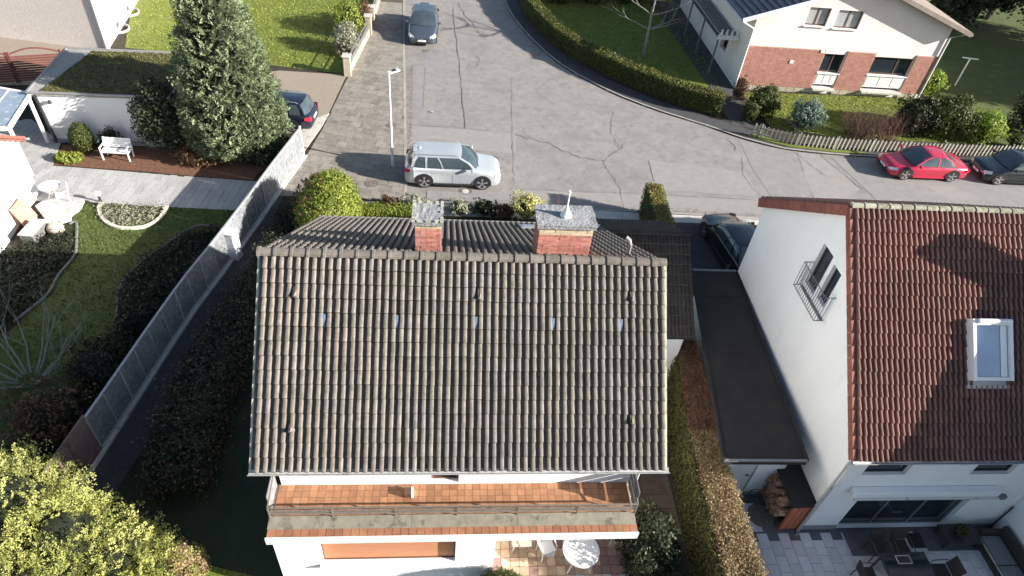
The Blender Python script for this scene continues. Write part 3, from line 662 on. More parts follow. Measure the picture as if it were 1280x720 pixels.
# semicircle edging
se = [(-14.98, 13.0), (-14.95, 12.58), (-14.53, 11.88), (-14.07, 11.48), (-13.55, 11.26), (-12.85, 11.33), (-12.45, 11.61), (-12.25, 12.0), (-12.17, 12.51), (-12.2, 12.9)]
st = thing('round_bed_edging', 'pale half circle of stones edging the round bed by the board path', 'edging', (-13.6, 12.2, 0))
kerb([tuple(p[:2]) for p in smooth_line(se, 3)], st, w=.14, step=.26, z1=.1, z0=-.02, matn='stone', name='edging_stone')
for pts, lb in (([(-15.6, 11.5), (-15.38, 11.6), (-15.0, 10.66), (-14.65, 9.59), (-14.75, 8.44), (-14.7, 7.36), (-15.2, 6.0)], 'dark curved edging strip of the left bed near the terrace'),
                ([(-9.9, 11.6), (-10.6, 11.65), (-11.09, 11.15), (-11.69, 10.1), (-12.15, 9.13), (-12.4, 8.21), (-12.3, 7.43), (-11.9, 6.2)], 'dark curved edging strip of the bed along the sheet fence')):
    tag(MB().tube([(p.x, p.y, .05) for p in smooth_line(pts, 5)], .05, 6).build('bed_edging', 'stone_dark', smooth=True), lb, 'edging')

# warm patio under the balcony
pt = struct('patio', MB().sheet([(.9, -1.0), (5.0, -1.0), (5.0, -6), (.9, -6)], .006), 'joint')
for i in range(16):
    for j in range(17):
        x = .95+i*.25; y = -1.1-j*.25; m = 'patio_rose' if (x > 3.4 and RND.random() < .75) or RND.random() < .12 else 'patio_warm'
        if x > 2.4 and RND.random() < .2: m = 'patio_grey'
        MB().prism([(x+.006, y-.244), (x+.244, y-.244), (x+.244, y-.006), (x+.006, y-.006)], .004, .022+RND.uniform(-.002, .002)).build('patio_tile', m, pt)
ds = struct('side_path', MB().sheet([(4.95, 7), (6.6, 7), (6.5, 0), (6.45, -6), (5.02, -6), (5.02, -1)], .004), 'joint')
y = 3.6
while y > -5:
    h_ = RND.choice([.45, .6, .8]); x = 5.0
    while x < 6.4:
        w_ = RND.choice([.45, .6, .75]); w_ = min(w_, 6.45-x)
        if w_ > .15: MB().prism([(x+.01, y-h_+.01), (x+w_-.01, y-h_+.01), (x+w_-.01, y-.01), (x+.01, y-.01)], .002, .025+RND.uniform(-.005, .005)).build('flagstone', 'flag_dark', ds)
        x += w_
    y -= h_
# grey patio of right house
rp_ = struct('terrace', MB().sheet([(8.0, -6), (16.18, -6), (16.18, -1.9), (10.06, -1.9), (10.06, -.7), (8.6, -.7)], .006), 'patio_border')
for c in range(26):
    for r in range(9):
        sx, sy = .325, .46; x = 8.05+c*sx; y = -2.02-(r*sy)-(c % 2)*.23
        if r == 0 and c % 2: pass
        if 9.0 < x < 9.9 and y > -2.3 and False: continue
        MB().prism([(x+.006, y-sy+.006), (x+sx-.006, y-sy+.006), (x+sx-.006, y-.006), (x+.006, y-.006)], .004, .024).build('terrace_slab', 'patio_grey', rp_)
for x, y in [(8.3, -1.28), (8.3, -1.74), (8.62, -1.74), (8.62, -1.28)]:
    MB().prism([(x+.006, y-.22), (x+.32, y-.22), (x+.32, y+.22), (x+.006, y+.22)], .004, .024).build('terrace_slab', 'patio_grey', rp_)
for (a, b) in (((11.35, -2.75), (12.95, -1.95)), ((13.75, -2.65), (16.15, -1.95))):
    MB().prism([(a[0], a[1]), (b[0], a[1]), (b[0], b[1]), (a[0], b[1])], .0, .030).build('terrace_inlay', 'patio_border', rp_)
# ================================================================== MAIN HOUSE
H = thing('brick_chimney_house', 'white house in the centre with grey tiled roof, two brick chimneys and tiled balcony', 'house', (0, 1.5, 0))
RZ, RY0, EZ, BY, BZ = 8.58, -3.23, 5.55, 5.69, 5.19
fs_ = (RZ-EZ)/(0-RY0); bs_ = (RZ-BZ)/BY
rtop = lambda y: (RZ+fs_*y if y < 0 else RZ-bs_*y)-.17
w = MB()
wall(w, (-4.2, -2.3), (1, 0), (0, -1), 0, 8.4, 3.2, rtop(-2.3), [(3.48, 4.14, 3.42, 5.45), (.9, 2.4, 4.3, 5.5), (5.6, 7.2, 4.3, 5.5)], t=.25)
wall(w, (-4.2, -2.3), (0, 1), (-1, 0), .253, 7.25, 0, lambda s: rtop(s-2.3), [(4.5, 5.3, 4.2, 5.2), (4.2, 5.0, 1.2, 2.2)], t=.25, cuts=[2.3])
wall(w, (4.2, -2.3), (0, 1), (1, 0), .253, 7.25, 3.2, lambda s: rtop(s-2.3), [], t=.25, cuts=[2.3])
wall(w, (4.2, -1.6), (0, 1), (1, 0), .253, 6.55, 0, 3.2, [(1.2, 2.0, 1.0, 2.1)], t=.25)
wall(w, (-4.2, 5.2), (1, 0), (0, 1), 0, 8.4, 0, rtop(5.2), [(1, 2.2, 3.6, 4.8), (5.5, 6.9, 3.6, 4.8)], t=.25)
wall(w, (-4.27, -3.45), (1, 0), (0, -1), 0, 5.11, 0, 3.2, [(1.02, 4.17, 1.72, 2.84)], t=.3)
wall(w, (-4.27, -3.45), (0, 1), (-1, 0), .303, 1.16, 0, 3.2, [], t=.25)
wall(w, (.84, -3.45), (0, 1), (1, 0), .303, 1.86, 0, 3.2, [], t=.25)
wall(w, (.84, -1.6), (1, 0), (0, -1), 0, 3.36, 0, 3.2, [(.7, 2.6, .05, 2.1)], t=.25)
w.build('wall', 'white_wall', H)
window(H, (-4.2, -2.3), (1, 0), (0, -1), (3.48, 4.14, 3.42, 5.45), .1, 'frame_brown', name='balcony_door')
window(H, (-4.2, -2.3), (1, 0), (0, -1), (.9, 2.4, 4.3, 5.5), .1, mull=(1.65,), sill=.06)
window(H, (-4.2, -2.3), (1, 0), (0, -1), (5.6, 7.2, 4.3, 5.5), .1, mull=(6.4,), sill=.06)
window(H, (.84, -1.6), (1, 0), (0, -1), (.7, 2.6, .05, 2.1), .1, mull=(1.65,), name='patio_door')
bw = window(H, (-4.27, -3.45), (1, 0), (0, -1), (1.02, 4.17, 1.72, 2.84), .10, 'frame_brown', 'blind', fw=.03, sill=.12)
for a, b, c in (((-4.2, -2.3), (0, 1), (4.5, 5.3, 4.2, 5.2)), ((-4.2, -2.3), (0, 1), (4.2, 5.0, 1.2, 2.2))): window(H, a, b, (-1, 0), c, .1, sill=.05)
window(H, (4.2, -1.6), (0, 1), (1, 0), (1.2, 2.0, 1.0, 2.1), .1)
for c in ((1, 2.2, 3.6, 4.8), (5.5, 6.9, 3.6, 4.8)): window(H, (-4.2, 5.2), (1, 0), (0, 1), c, .1, sill=.05)
# roof
rd = MB(); usf = Vector((0, -RY0, RZ-EZ)).normalized(); usb = Vector((0, -BY, RZ-BZ)).normalized()
dz = -.09
Lf = math.hypot(RY0, RZ-EZ); Lb = math.hypot(BY, RZ-BZ)
roof_deck(rd, (-4.29, RY0, EZ+dz), (1, 0, 0), usf, 8.58, Lf, .12); roof_deck(rd, (4.29, BY, BZ+dz), (-1, 0, 0), usb, 8.58, Lb, .12)
roof = rd.build('roof', 'deck', H)
sk_c = {}
tile_roof(roof, (-4.31, RY0, EZ+dz), (1, 0, 0), usf, 26, 15, 8.62/26, Lf/15, 2, .10, 'tile_grey', hw=(.37, 1.0))
tile_roof(roof, (4.31, BY, BZ+dz), (-1, 0, 0), usb, 26, 20, 8.62/26, Lb/20, 2, .10, 'tile_grey', hw=(.37, 1.0), singles=0, name='back_slope_tile')
def ridge_tiles(parent, p, q, n, r, matn, name='ridge_tile'):
    p = Vector(p); q = Vector(q); d = (q-p)/n; L = d.length; mb = MB(); vs = []; k = 7
    def arc(x, rr): return [(x, math.cos(math.pi*j/(k-1))*rr*1.15, math.sin(math.pi*j/(k-1))*rr*.95) for j in range(k)]
    secs = [arc(0, r*1.16), arc(L*.16, r*1.16), arc(L*.17, r), arc(L*1.03, r*.97)]
    vs = sum(secs, []); fs = [(i*k+j, i*k+j+1, (i+1)*k+j+1, (i+1)*k+j) for i in range(3) for j in range(k-1)]; fs.append(tuple(range(k)))
    mb.add(vs, fs); me = mb.mesh(name, matn); base = Vector((1, 0, 0)).rotation_difference(d.normalized()).to_matrix().to_4x4()
    for i in range(n): link(name, me, parent, mw=Matrix.Translation(p+d*i+Vector((0, 0, RND.uniform(-.004, .004)))) @ base)
ridge_tiles(roof, (-4.36, 0, RZ-.02), (4.33, 0, RZ-.02), 26, .105, 'tile_grey')
# verge tiles
for sx in (-1, 1):
    me = MB().box((-.045 if sx < 0 else 0, 0, -.09), (0 if sx < 0 else .045, .30, .045)).mesh('verge_tile', 'mortar_pale')
    for i in range(15): link('verge_tile', me, roof, mw=frame_m(Vector((sx*4.315, RY0, EZ+dz))+usf*(i*Lf/15), (1, 0, 0), usf) @ Matrix.Rotation(-.02, 4, 'X'))
    for i in range(20): link('verge_tile', me, roof, mw=frame_m(Vector((sx*4.315, BY, BZ+dz))+usb*(i*Lb/20), (-1, 0, 0), usb) @ Matrix.Scale(-1 if False else 1, 4))
# vents and glass tiles
for x, y, z in [(-3.6, -.63, 7.99), (.21, -.61, 8.01), (3.52, -.59, 8.03), (-3.58, -2.64, 6.11), (3.52, -2.51, 6.23)]:
    m = frame_m((x, y, RZ+fs_*y+.02), (1, 0, 0), usf); mb = MB(); mb.add([m @ Vector(v) for v in [(-.09, -.10, 0), (.09, -.10, 0), (.0, -.08, .12), (.0, .16, .0), (-.05, .1, 0), (.05, .1, 0)]], [(0, 1, 2), (0, 2, 4), (1, 5, 2), (2, 5, 3), (2, 3, 4)])
    mb.build('vent_tile', 'tile_black', roof)
    mb = MB(); mb.add([m @ Vector(v) for v in [(.02, -.07, .10), (.10, -.085, .005), (.115, -.06, .005), (.03, -.05, .12), (.06, .1, .01)]], [(0, 1, 2, 3), (2, 4, 3)]); mb.build('vent_hood', 'tile_grey', roof)
for x in (-3.05, -1.41, .23, 1.88, 3.38):
    c = round((x+4.31)/.16577)*.16577-4.31; m = frame_m((c, -1.02, RZ-fs_*1.02), (1, 0, 0), usf)
    MB().box((-.045, -.15, .0), (.045, .12, .028), m).build('glass_tile', 'glass_tile', roof)
gutter(H, (-4.36, RY0-.075, EZ-.02), (4.40, RY0-.075, EZ-.03), .07); gutter(H, (-4.36, BY+.07, BZ-.03), (4.4, BY+.07, BZ-.03), .07)
MB().box((-4.3, RY0-.01, EZ-.21), (4.3, RY0+.02, EZ-.07)).build('fascia', 'frame_white', H)
MB().box((-4.18, RY0+.02, EZ-.205), (4.18, -2.305, EZ-.185)).build('soffit', 'frame_white', H)
MB().tube([(4.27, -3.28, 5.45), (4.27, -2.42, 5.1), (4.27, -2.36, 4.9), (4.27, -2.36, .1)], .04, 8).build('downpipe', 'gutter', H, smooth=True)
# back slope extras
m = frame_m((3.67, .62, RZ-bs_*.62), (-1, 0, 0), usb)
MB().tube([(3.67, .62, 8.15), (3.67, .62, 8.52), (3.64, .66, 8.62), (3.56, .72, 8.66)], [.04, .04, .05, .055], 8).build('vent_pipe', 'zinc', roof, smooth=True)
m = frame_m((1.95, 4.6, RZ-bs_*4.6), (-1, 0, 0), usb); q = MB().box((-.28, -.35, .0), (.28, .35, .09), m).build('skylight', 'zinc', roof)
MB().box((-.22, -.29, .09), (.22, .29, .095), m).build('pane', 'glass_blue', q)
# chimneys
def chimney(x0, x1, y0, y1, zt, cap, lb):
    c = MB().box((x0, y0, 6.5), (x1, y1, zt)).build('chimney', 'mortar', H)
    for (O, d, n, W) in (((x0, y0), (1, 0), (0, -1), x1-x0), ((x0, y0), (0, 1), (-1, 0), y1-y0), ((x1, y0), (0, 1), (1, 0), y1-y0), ((x0, y1), (1, 0), (0, 1), x1-x0)):
        brick_face(c, O, d, n, W, 8.31 if n[1] == -1 else 8.02, zt-.012, bl=.235, bh=.068, pale_top=1+(x1-x0 > 1))
    fl = MB(); fl.box((x0-.07, y0-.08, 8.22), (x1+.07, y0, 8.33)); fl.build('flashing', 'mortar_pale', c)
    a = MB(); nx = 9; ny = 5; X0, X1, Y0, Y1 = cap
    vs = []; 
    for j in range(ny+1):
        for i in range(nx+1):
            ed = (i in (0, nx)) or (j in (0, ny)); vs.append((X0+(X1-X0)*i/nx+(RND.uniform(-.015, .015) if ed else 0), Y0+(Y1-Y0)*j/ny+(RND.uniform(-.015, .015) if ed else 0), zt+.09+RND.uniform(-.008, .008)))
    fs = [(j*(nx+1)+i, j*(nx+1)+i+1, (j+1)*(nx+1)+i+1, (j+1)*(nx+1)+i) for j in range(ny) for i in range(nx)]
    a.add(vs, fs); a.box((X0+.01, Y0+.01, zt-.01), (X1-.01, Y1-.01, zt+.078)); cp = a.build('cap', 'slate_cap', c)
    return c, cp
c1, cp1 = chimney(-1.15, -.60, .40, 1.02, 9.10, (-1.21, -.56, .34, 1.10), '')
c2, cp2 = chimney(1.51, 2.68, .40, 1.04, 9.12, (1.44, 2.75, .34, 1.12), '')
for k in range(16):   # loose pale mortar crumbs round the small cap
    a = k/16*2*math.pi; x = -.885+max(-.30, min(.30, .5*math.cos(a))); y = .72+max(-.35, min(.35, .6*math.sin(a)))
    MB().box((x-.035, y-.03, 9.19), (x+.035, y+.03, 9.20+RND.uniform(.01, .03)), ).build('mortar_lump', 'mortar_pale', cp1)
cw = MB().lathe((2.1, .72, 9.2), [(.12, 0), (.13, .03), (.06, .16), (.03, .24), (.018, .26), (.016, .62), (.03, .63), (.03, .66)], 14).build('flue_cowl', 'lamp_white', c2, smooth=True)
# balcony
bal = MB().box((-4.28, -3.56, 3.17), (4.10, -2.303, 3.37)).build('balcony', 'white_wall', H)
MB().box((-4.285, -3.40, 3.371), (4.105, -2.31, 3.376)).build('screed', 'balcony_joint', bal)
tw = 8.3/46
for i in range(46):
    for j in range(5):
        x = -4.24+i*tw; y = -3.13+j*.162
        MB().box((x+.004, y+.004, 3.376), (x+tw-.004, y+.158, 3.392+RND.uniform(-.001, .001))).build('floor_tile', 'balcony_tile', bal)
    x = -4.285+i*tw*1.012
    MB().box((x+.004, -3.60, 3.377), (x+tw-.004, -3.405+RND.uniform(-.004, .004), 3.397+RND.uniform(-.003, .003))).build('edge_tile', 'tile_orange' if RND.random() < .8 else 'balcony_tile', bal)
MB().box((-4.31, -3.645, 3.14), (4.13, -3.605, 3.385)).build('edge_trim', 'frame_white', bal)
pp = MB().box((-4.27, -3.40, 3.37), (4.09, -3.15, 3.41)).build('parapet', 'concrete', bal)
for a, b in ((-4.3, -1.13), (-1.13, 1.3), (1.3, 4.10)):
    mb = MB(); mb.add([(a+.003, -3.43, 3.415), (b-.003, -3.43, 3.415), (b-.003, -3.14, 3.455), (a+.003, -3.14, 3.455), (a+.003, -3.43, 3.39), (b-.003, -3.43, 3.39), (b-.003, -3.14, 3.42), (a+.003, -3.14, 3.42)], [(0, 1, 2, 3), (4, 7, 6, 5), (0, 4, 5, 1), (1, 5, 6, 2), (2, 6, 7, 3), (3, 7, 4, 0)])
    mb.build('coping', 'coping_tan', pp)
rl = MB()
for z in (3.60, 3.70, 3.84): rl.bar((-4.28, -3.16, z), (4.10, -3.16, z), .035, .028)
rl.bar((-4.28, -3.16, 3.84), (-4.28, -2.32, 4.02), .03); rl.bar((4.10, -3.16, 3.84), (4.10, -2.32, 4.06), .03)
for x in (-4.28, -2.9, -1.5, -.1, 1.3, 2.7, 4.10): rl.bar((x, -3.16, 3.43), (x, -3.16, 3.84), .03)
rl.build('railing', 'iron', bal)
MB().box((-4.31, -3.0, 3.4), (-4.29, -2.32, 4.05)).build('side_screen', 'fence_sheet', bal)
for z0, z1 in ((3.40, 3.62), (3.65, 3.86), (3.89, 4.10)): MB().box((4.11, -3.02, z0), (4.13, -2.32, z1)).build('side_board', 'frame_grey', bal)
# annex
AX1, AY0, AYR, AY1, AZ0, AZR, AZ1 = 7.40, 3.05, 5.75, 8.0, 3.0, 4.95, 3.75
an = MB(); sa = (AZR-AZ0)/(AYR-AY0); sb = (AZR-AZ1)/(AY1-AYR); at_ = lambda y: (AZ0+sa*(y-AY0) if y < AYR else AZR-sb*(y-AYR))-.12
wall(an, (4.2, 3.3), (1, 0), (0, -1), .01, 3.0, 0, at_(3.3), [(1.9, 2.6, 1.0, 2.1)], t=.2)
wall(an, (7.2, 3.3), (0, 1), (1, 0), .2, 4.5, 0, lambda s: at_(s+3.3), [], t=.2, cuts=[AYR-3.3])
wall(an, (4.2, 7.8), (1, 0), (0, 1), .01, 3.0, 0, at_(7.8), [(.8, 1.8, .05, 2.1)], t=.2)
an.build('annex_wall', 'white_wall', H); window(H, (4.2, 3.3), (1, 0), (0, -1), (1.9, 2.6, 1.0, 2.1), .08, sill=.05)
window(H, (4.2, 7.8), (1, 0), (0, 1), (.8, 1.8, .05, 2.1), .08, 'frame_brown', name='front_door')
ad = MB(); u1 = Vector((0, AYR-AY0, AZR-AZ0)).normalized(); u2 = Vector((0, AYR-AY1, AZR-AZ1)).normalized(); L1 = math.hypot(AYR-AY0, AZR-AZ0); L2 = math.hypot(AYR-AY1, AZR-AZ1)
roof_deck(ad, (4.33, AY0, AZ0-.05), (1, 0, 0), u1, AX1-4.34, L1, .1); roof_deck(ad, (AX1-.01, AY1, AZ1-.05), (-1, 0, 0), u2, AX1-4.34, L2, .1)
ar = ad.build('annex_roof', 'deck', H)
tile_roof(ar, (4.34, AY0, AZ0-.05), (1, 0, 0), u1, 12, 10, .255, L1/10, 2, .03, 'tile_black', singles=120)
tile_roof(ar, (AX1, AY1, AZ1-.05), (-1, 0, 0), u2, 12, 8, .255, L2/8, 2, .03, 'tile_black', singles=0, name='annex_back_tile')
ridge_tiles(ar, (4.35, AYR, AZR-.02), (AX1+.03, AYR, AZR-.02), 9, .09, 'tile_black')
gutter(ar, (4.33, AY0-.06, AZ0-.04), (AX1+.03, AY0-.06, AZ0-.04), .055, 'frame_dark')

# ================================================================== RIGHT HOUSE
R_ = thing('red_tile_house', 'white house on the right with red tiled roof and blue skylight', 'house', (13, 2.5, 0))
ry, rz, re, rez, rb, rbz = 2.70, 8.41, -2.0, 3.85, 6.95, 5.62
rt = lambda y: (rez+(rz-rez)*(y-re)/(ry-re) if y < ry else rz-(rz-rbz)*(y-ry)/(rb-ry))-.12
w = MB()
fw_h = [(.60, 1.84, 2.92, 3.50), (3.72, 4.9, 2.92, 3.50), (1.12, 4.56, .02, 2.0)]
wall(w, (10.06, -1.88), (1, 0), (0, -1), 0, 6.14, 0, rt(-1.88), fw_h, t=.28)
gh = [(4.32, 4.94, 5.42, 6.86), (3.70, 4.16, 5.52, 6.74)]
wall(w, (10.06, -1.88), (0, 1), (-1, 0), .283, 8.5, 0, lambda s: rt(s-1.88), gh, t=.28, cuts=[ry+1.88])
wall(w, (16.2, -1.88), (0, 1), (1, 0), .283, 8.5, 0, lambda s: rt(s-1.88), [], t=.2, cuts=[ry+1.88])
wall(w, (10.06, 6.62), (1, 0), (0, 1), .283, 6.14, 0, rt(6.62), [(1, 2, 3, 4.2)], t=.25)
w.build('wall', 'white_wall', R_)
for h in fw_h[:2]: window(R_, (10.06, -1.88), (1, 0), (0, -1), h, .1, 'frame_dark', fw=.04)
window(R_, (10.06, -1.88), (1, 0), (0, -1), fw_h[2], .12, 'frame_grey', fw=.06, mull=(2.26, 3.42), name='patio_door')
for h in gh: window(R_, (10.06, -1.88), (0, 1), (-1, 0), h, .12, 'frame_dark', 'curtain' if False else 'glass', fw=.05, name='gable_window')
jl = MB()
X0 = 9.76
for z in (5.28, 6.15): jl.bar((X0, 1.55, z), (X0, 3.05, z), .02)
for yy in np.linspace(1.55, 3.05, 15): jl.bar((X0, yy, 5.28), (X0, yy, 6.15), .014)
for yy in (1.55, 3.05):
    for z in (5.28, 6.15): jl.bar((X0, yy, z), (10.05, yy, z), .02)
    for xx in (9.86, 9.96): jl.bar((xx, yy, 5.28), (xx, yy, 6.15), .014)
jl.build('window_railing', 'frame_grey', R_)
MB().box((9.97, 1.60, 5.24), (10.055, 3.02, 5.27)).build('window_ledge', 'frame_grey', R_)
rd = MB(); uf = Vector((0, ry-re, rz-rez)).normalized(); ub = Vector((0, ry-rb, rz-rbz)).normalized(); Lf2 = math.hypot(ry-re, rz-rez); Lb2 = math.hypot(ry-rb, rz-rbz)
roof_deck(rd, (10.02, re, rez-.055), (1, 0, 0), uf, 6.2, Lf2, .1); roof_deck(rd, (16.22, rb, rbz-.055), (-1, 0, 0), ub, 6.2, Lb2, .1)
rr = rd.build('roof', 'deck', R_)
sk = lambda r, c: 3 > 5
SKX, SKY = (13.08, 14.30), (-.52, .60)
def skipf(r, c):
    x = 10.02+c*.295; yv = re+uf.y*(r*Lf2/20); return x > SKX[0]-.1 and x+.295 < SKX[1]+.1 and yv > SKY[0]-.1 and yv+.23 < SKY[1]+.05
tile_roof(rr, (10.02, re, rez-.055), (1, 0, 0), uf, 21, 20, .295, Lf2/20, 2, .09, 'tile_red', skip=skipf, hw=(.44, 1.0))
tile_roof(rr, (16.22, rb, rbz-.055), (-1, 0, 0), ub, 21, 15, .295, Lb2/15, 2, .09, 'tile_red', hw=(.44, 1.0), singles=0, name='back_slope_tile')
ridge_tiles(rr, (9.98, ry, rz-.02), (16.24, ry, rz-.02), 18, .085, 'ridge_moss')
for i in range(20): MB().box((-.075, 0, -.15), (0, Lf2/20-.006, .05), frame_m(Vector((10.02, re, rez-.055))+uf*(i*Lf2/20), (1, 0, 0), uf) @ Matrix.Rotation(-.03, 4, 'X')).build('verge_tile', 'verge_red', rr)
for i in range(15): MB().box((0, 0, -.24), (.09, Lb2/15-.006, .05), frame_m(Vector((10.02, rb, rbz-.055))+ub*(i*Lb2/15), (-1, 0, 0), ub) @ Matrix.Rotation(-.03, 4, 'X')).build('verge_tile', 'verge_red', rr)
gutter(R_, (10.0, re-.05, rez-.07), (16.2, re-.05, rez-.07), .06, 'gutter')
# skylight
yc = sum(SKY)/2; m = frame_m((13.69, yc, rez+(rz-rez)*(yc-re)/(ry-re)), (1, 0, 0), uf); hx = .60; hy = .80
fr = MB(); fr.box((-hx, -hy, -.05), (-hx+.09, hy, .30), m); fr.box((hx-.09, -hy, -.05), (hx, hy, .22), m); fr.box((-hx+.09, hy-.16, -.05), (hx-.09, hy, .30), m); fr.box((-hx+.09, -hy, -.05), (hx-.09, -hy+.09, .18), m)
sl = fr.build('skylight', 'frame_white', rr, bevel=.01); MB().box((-hx+.08, -hy+.08, .10), (hx-.08, hy-.15, .12), m).build('pane', 'glass_blue', sl)
MB().box((hx-.30, -hy+.1, .125), (hx-.12, hy-.17, .14), m).build('roller_shade', 'frame_white', sl)
MB().tube([m @ Vector((-.45, hy-.06, .31)), m @ Vector((.45, hy-.06, .31))], .07, 10).build('shutter_box', 'lamp_white', sl, smooth=True)
MB().box((-hx-.02, -hy-.22, .02), (hx+.02, -hy, .045), m).build('apron_flashing', 'glass_blue' if False else 'zinc', sl)
# awning, pipes, plinth, lamp
aw = MB().box((10.66, -2.12, 2.08), (14.98, -1.885, 2.36)).build('awning', 'frame_white', R_, bevel=.03)
MB().tube([(10.70, -2.13, 2.12), (14.94, -2.13, 2.12)], .05, 10).build('awning_roll', 'gutter', aw, smooth=True)
MB().box((10.05, -1.915, 0), (11.17, -1.882, .2)).build('plinth', 'plinth', R_); MB().box((14.65, -1.915, 0), (16.19, -1.882, .16)).build('plinth', 'plinth', R_)
MB().tube([(9.98, -1.96, 3.78), (9.98, -1.96, .05), (9.9, -2.1, .03)], .045, 8).build('downpipe', 'gutter', R_, smooth=True)
MB().box((10.02, -1.93, .1), (10.10, -1.885, 3.7)).build('corner_trim', 'frame_grey', R_)
mb = MB().box((15.35, -2.0, 1.75), (15.5, -1.885, 1.9)); mb.build('wall_lamp', 'frame_grey', R_)
MB().tube([(16.12, -1.95, .02), (16.12, -1.95, 1.25)], .03, 6).build('downpipe', 'frame_dark', R_)

# black flat-roofed garage
G_ = thing('flat_roof_garage', 'low garage with black bitumen flat roof squeezed between the tall hedge and the white gable', 'garage', (8.6, 2.5, 0))
gq = [(8.37, 6.66), (10.035, 6.66), (9.55, -1.25), (7.16, -1.22)]
rf = MB().prism(gq, 2.42, 2.6).build('roof', 'bitumen', G_)
for i in range(4):
    a = Vector(gq[i]); b = Vector(gq[(i+1) % 4]); d = (b-a).normalized(); rf2 = MB().bar((a.x, a.y, 2.62), (b.x, b.y, 2.62), .07, .05); rf2.build('roof_edge', 'bitumen' if i % 2 else 'frame_grey', rf)
for k in range(5):
    t = (k+1)/6; a = Vector(gq[3]).lerp(Vector(gq[0]), t); b = Vector(gq[2]).lerp(Vector(gq[1]), t); MB().bar((a.x+.05, a.y, 2.603), (b.x-.05, b.y, 2.603), .09, .006).build('felt_seam', 'bitumen', rf)
w = MB(); wall(w, (7.65, -.72), (1, 0), (0, -1), 0, 1.90, 0, 2.42, [(.3, 1.05, .05, 2.0)], t=.2); wall(w, (7.65, -.72), (.14, .99), (-1, 0), .2, 7.2, 0, 2.42, [], t=.2); wall(w, (8.7, 6.45), (1, 0), (0, 1), 0, 1.3, 0, 2.42, [(.1, 1.2, .05, 2.2)], t=.2)
w.build('wall', 'white_wall', G_); dd = MB().box((7.96, -.66, .05), (8.69, -.62, 2.0)).build('door', 'door_panel', G_); MB().bar((8.58, -.70, 1.0), (8.48, -.70, 1.0), .03).build('handle', 'frame_dark', dd)
MB().box((8.8, 6.3, .05), (9.9, 6.35, 2.2)).build('garage_door', 'door_panel', G_); MB().box((8.72, -.755, 0), (9.7, -.722, .14)).build('plinth', 'plinth', G_)
MB().box((8.95, -.80, 2.2), (9.15, -.723, 2.35)).build('floodlight', 'frame_grey', G_)
# log shelter
ls = thing('log_shelter', 'orange firewood shelter with black lid standing against the white gable behind the terrace', 'firewood shelter', (9.75, -1.1, 0))
MB().prism([(9.42, -1.88), (9.98, -1.88), (9.98, -1.84), (9.42, -1.84)], .02, 1.32).build('end_panel', 'container_red', ls)
for k in range(3): MB().box((9.44+k*.18, -1.90, .04), (9.60+k*.18, -1.882, 1.30)).build('board', 'container_red', ls)
MB().prism([(9.42, -.40), (9.98, -.40), (9.98, -.36), (9.42, -.36)], .02, 1.32).build('end_panel', 'container_red', ls); MB().box((9.98, -1.88, .02), (10.01, -.36, 1.35)).build('back_panel', 'container_red', ls)
mb = MB(); mb.add([(9.32, -1.96, 1.33), (10.04, -1.96, 1.40), (10.04, -.28, 1.40), (9.32, -.28, 1.33), (9.32, -1.96, 1.37), (10.04, -1.96, 1.45), (10.04, -.28, 1.45), (9.32, -.28, 1.37)], [(0, 3, 2, 1), (4, 5, 6, 7), (0, 1, 5, 4), (1, 2, 6, 5), (2, 3, 7, 6), (3, 0, 4, 7)]); mb.build('lid', 'bitumen', ls)
lg = MB()
for k in range(110):
    y = -1.78+RND.random()*1.35; z = .1+RND.random()*1.12; r = RND.uniform(.045, .08); x = 9.36-RND.uniform(0, .1)-max(0, .12*math.sin(z*2.4)); d = RND.uniform(-.08, .08)
    lg.tube([(x, y, z), (x+.5, y+d, z+RND.uniform(-.03, .03))], r, 5)
lg.build('log_stack', 'log_end', ls)
t = thing('hose_reel', 'small dark wire hoop stand in front of the white garage wall', 'hose reel', (9.0, -1.0, 0))
for dy in (0, .15): MB().tube([(8.9+.17*math.cos(a), -1.05+dy, .38+.17*math.sin(a)) for a in np.linspace(0, 2*math.pi, 13)], .014, 5).build('hoop', 'frame_dark', t)
MB().bar((8.76, -1.05, 0), (8.9, -.97, .38), .02).bar((9.04, -1.05, 0), (8.9, -.97, .38), .02).build('stand', 'frame_dark', t)
t = tag(MB().lathe((9.02, -1.47, .026), [(.36, 0), (.38, .02), (.33, .03), (.3, .012), (.0, .012)], 24, close=False).build('manhole_cover', 'iron'), 'round dark cover in the terrace beside the log shelter', 'manhole cover')

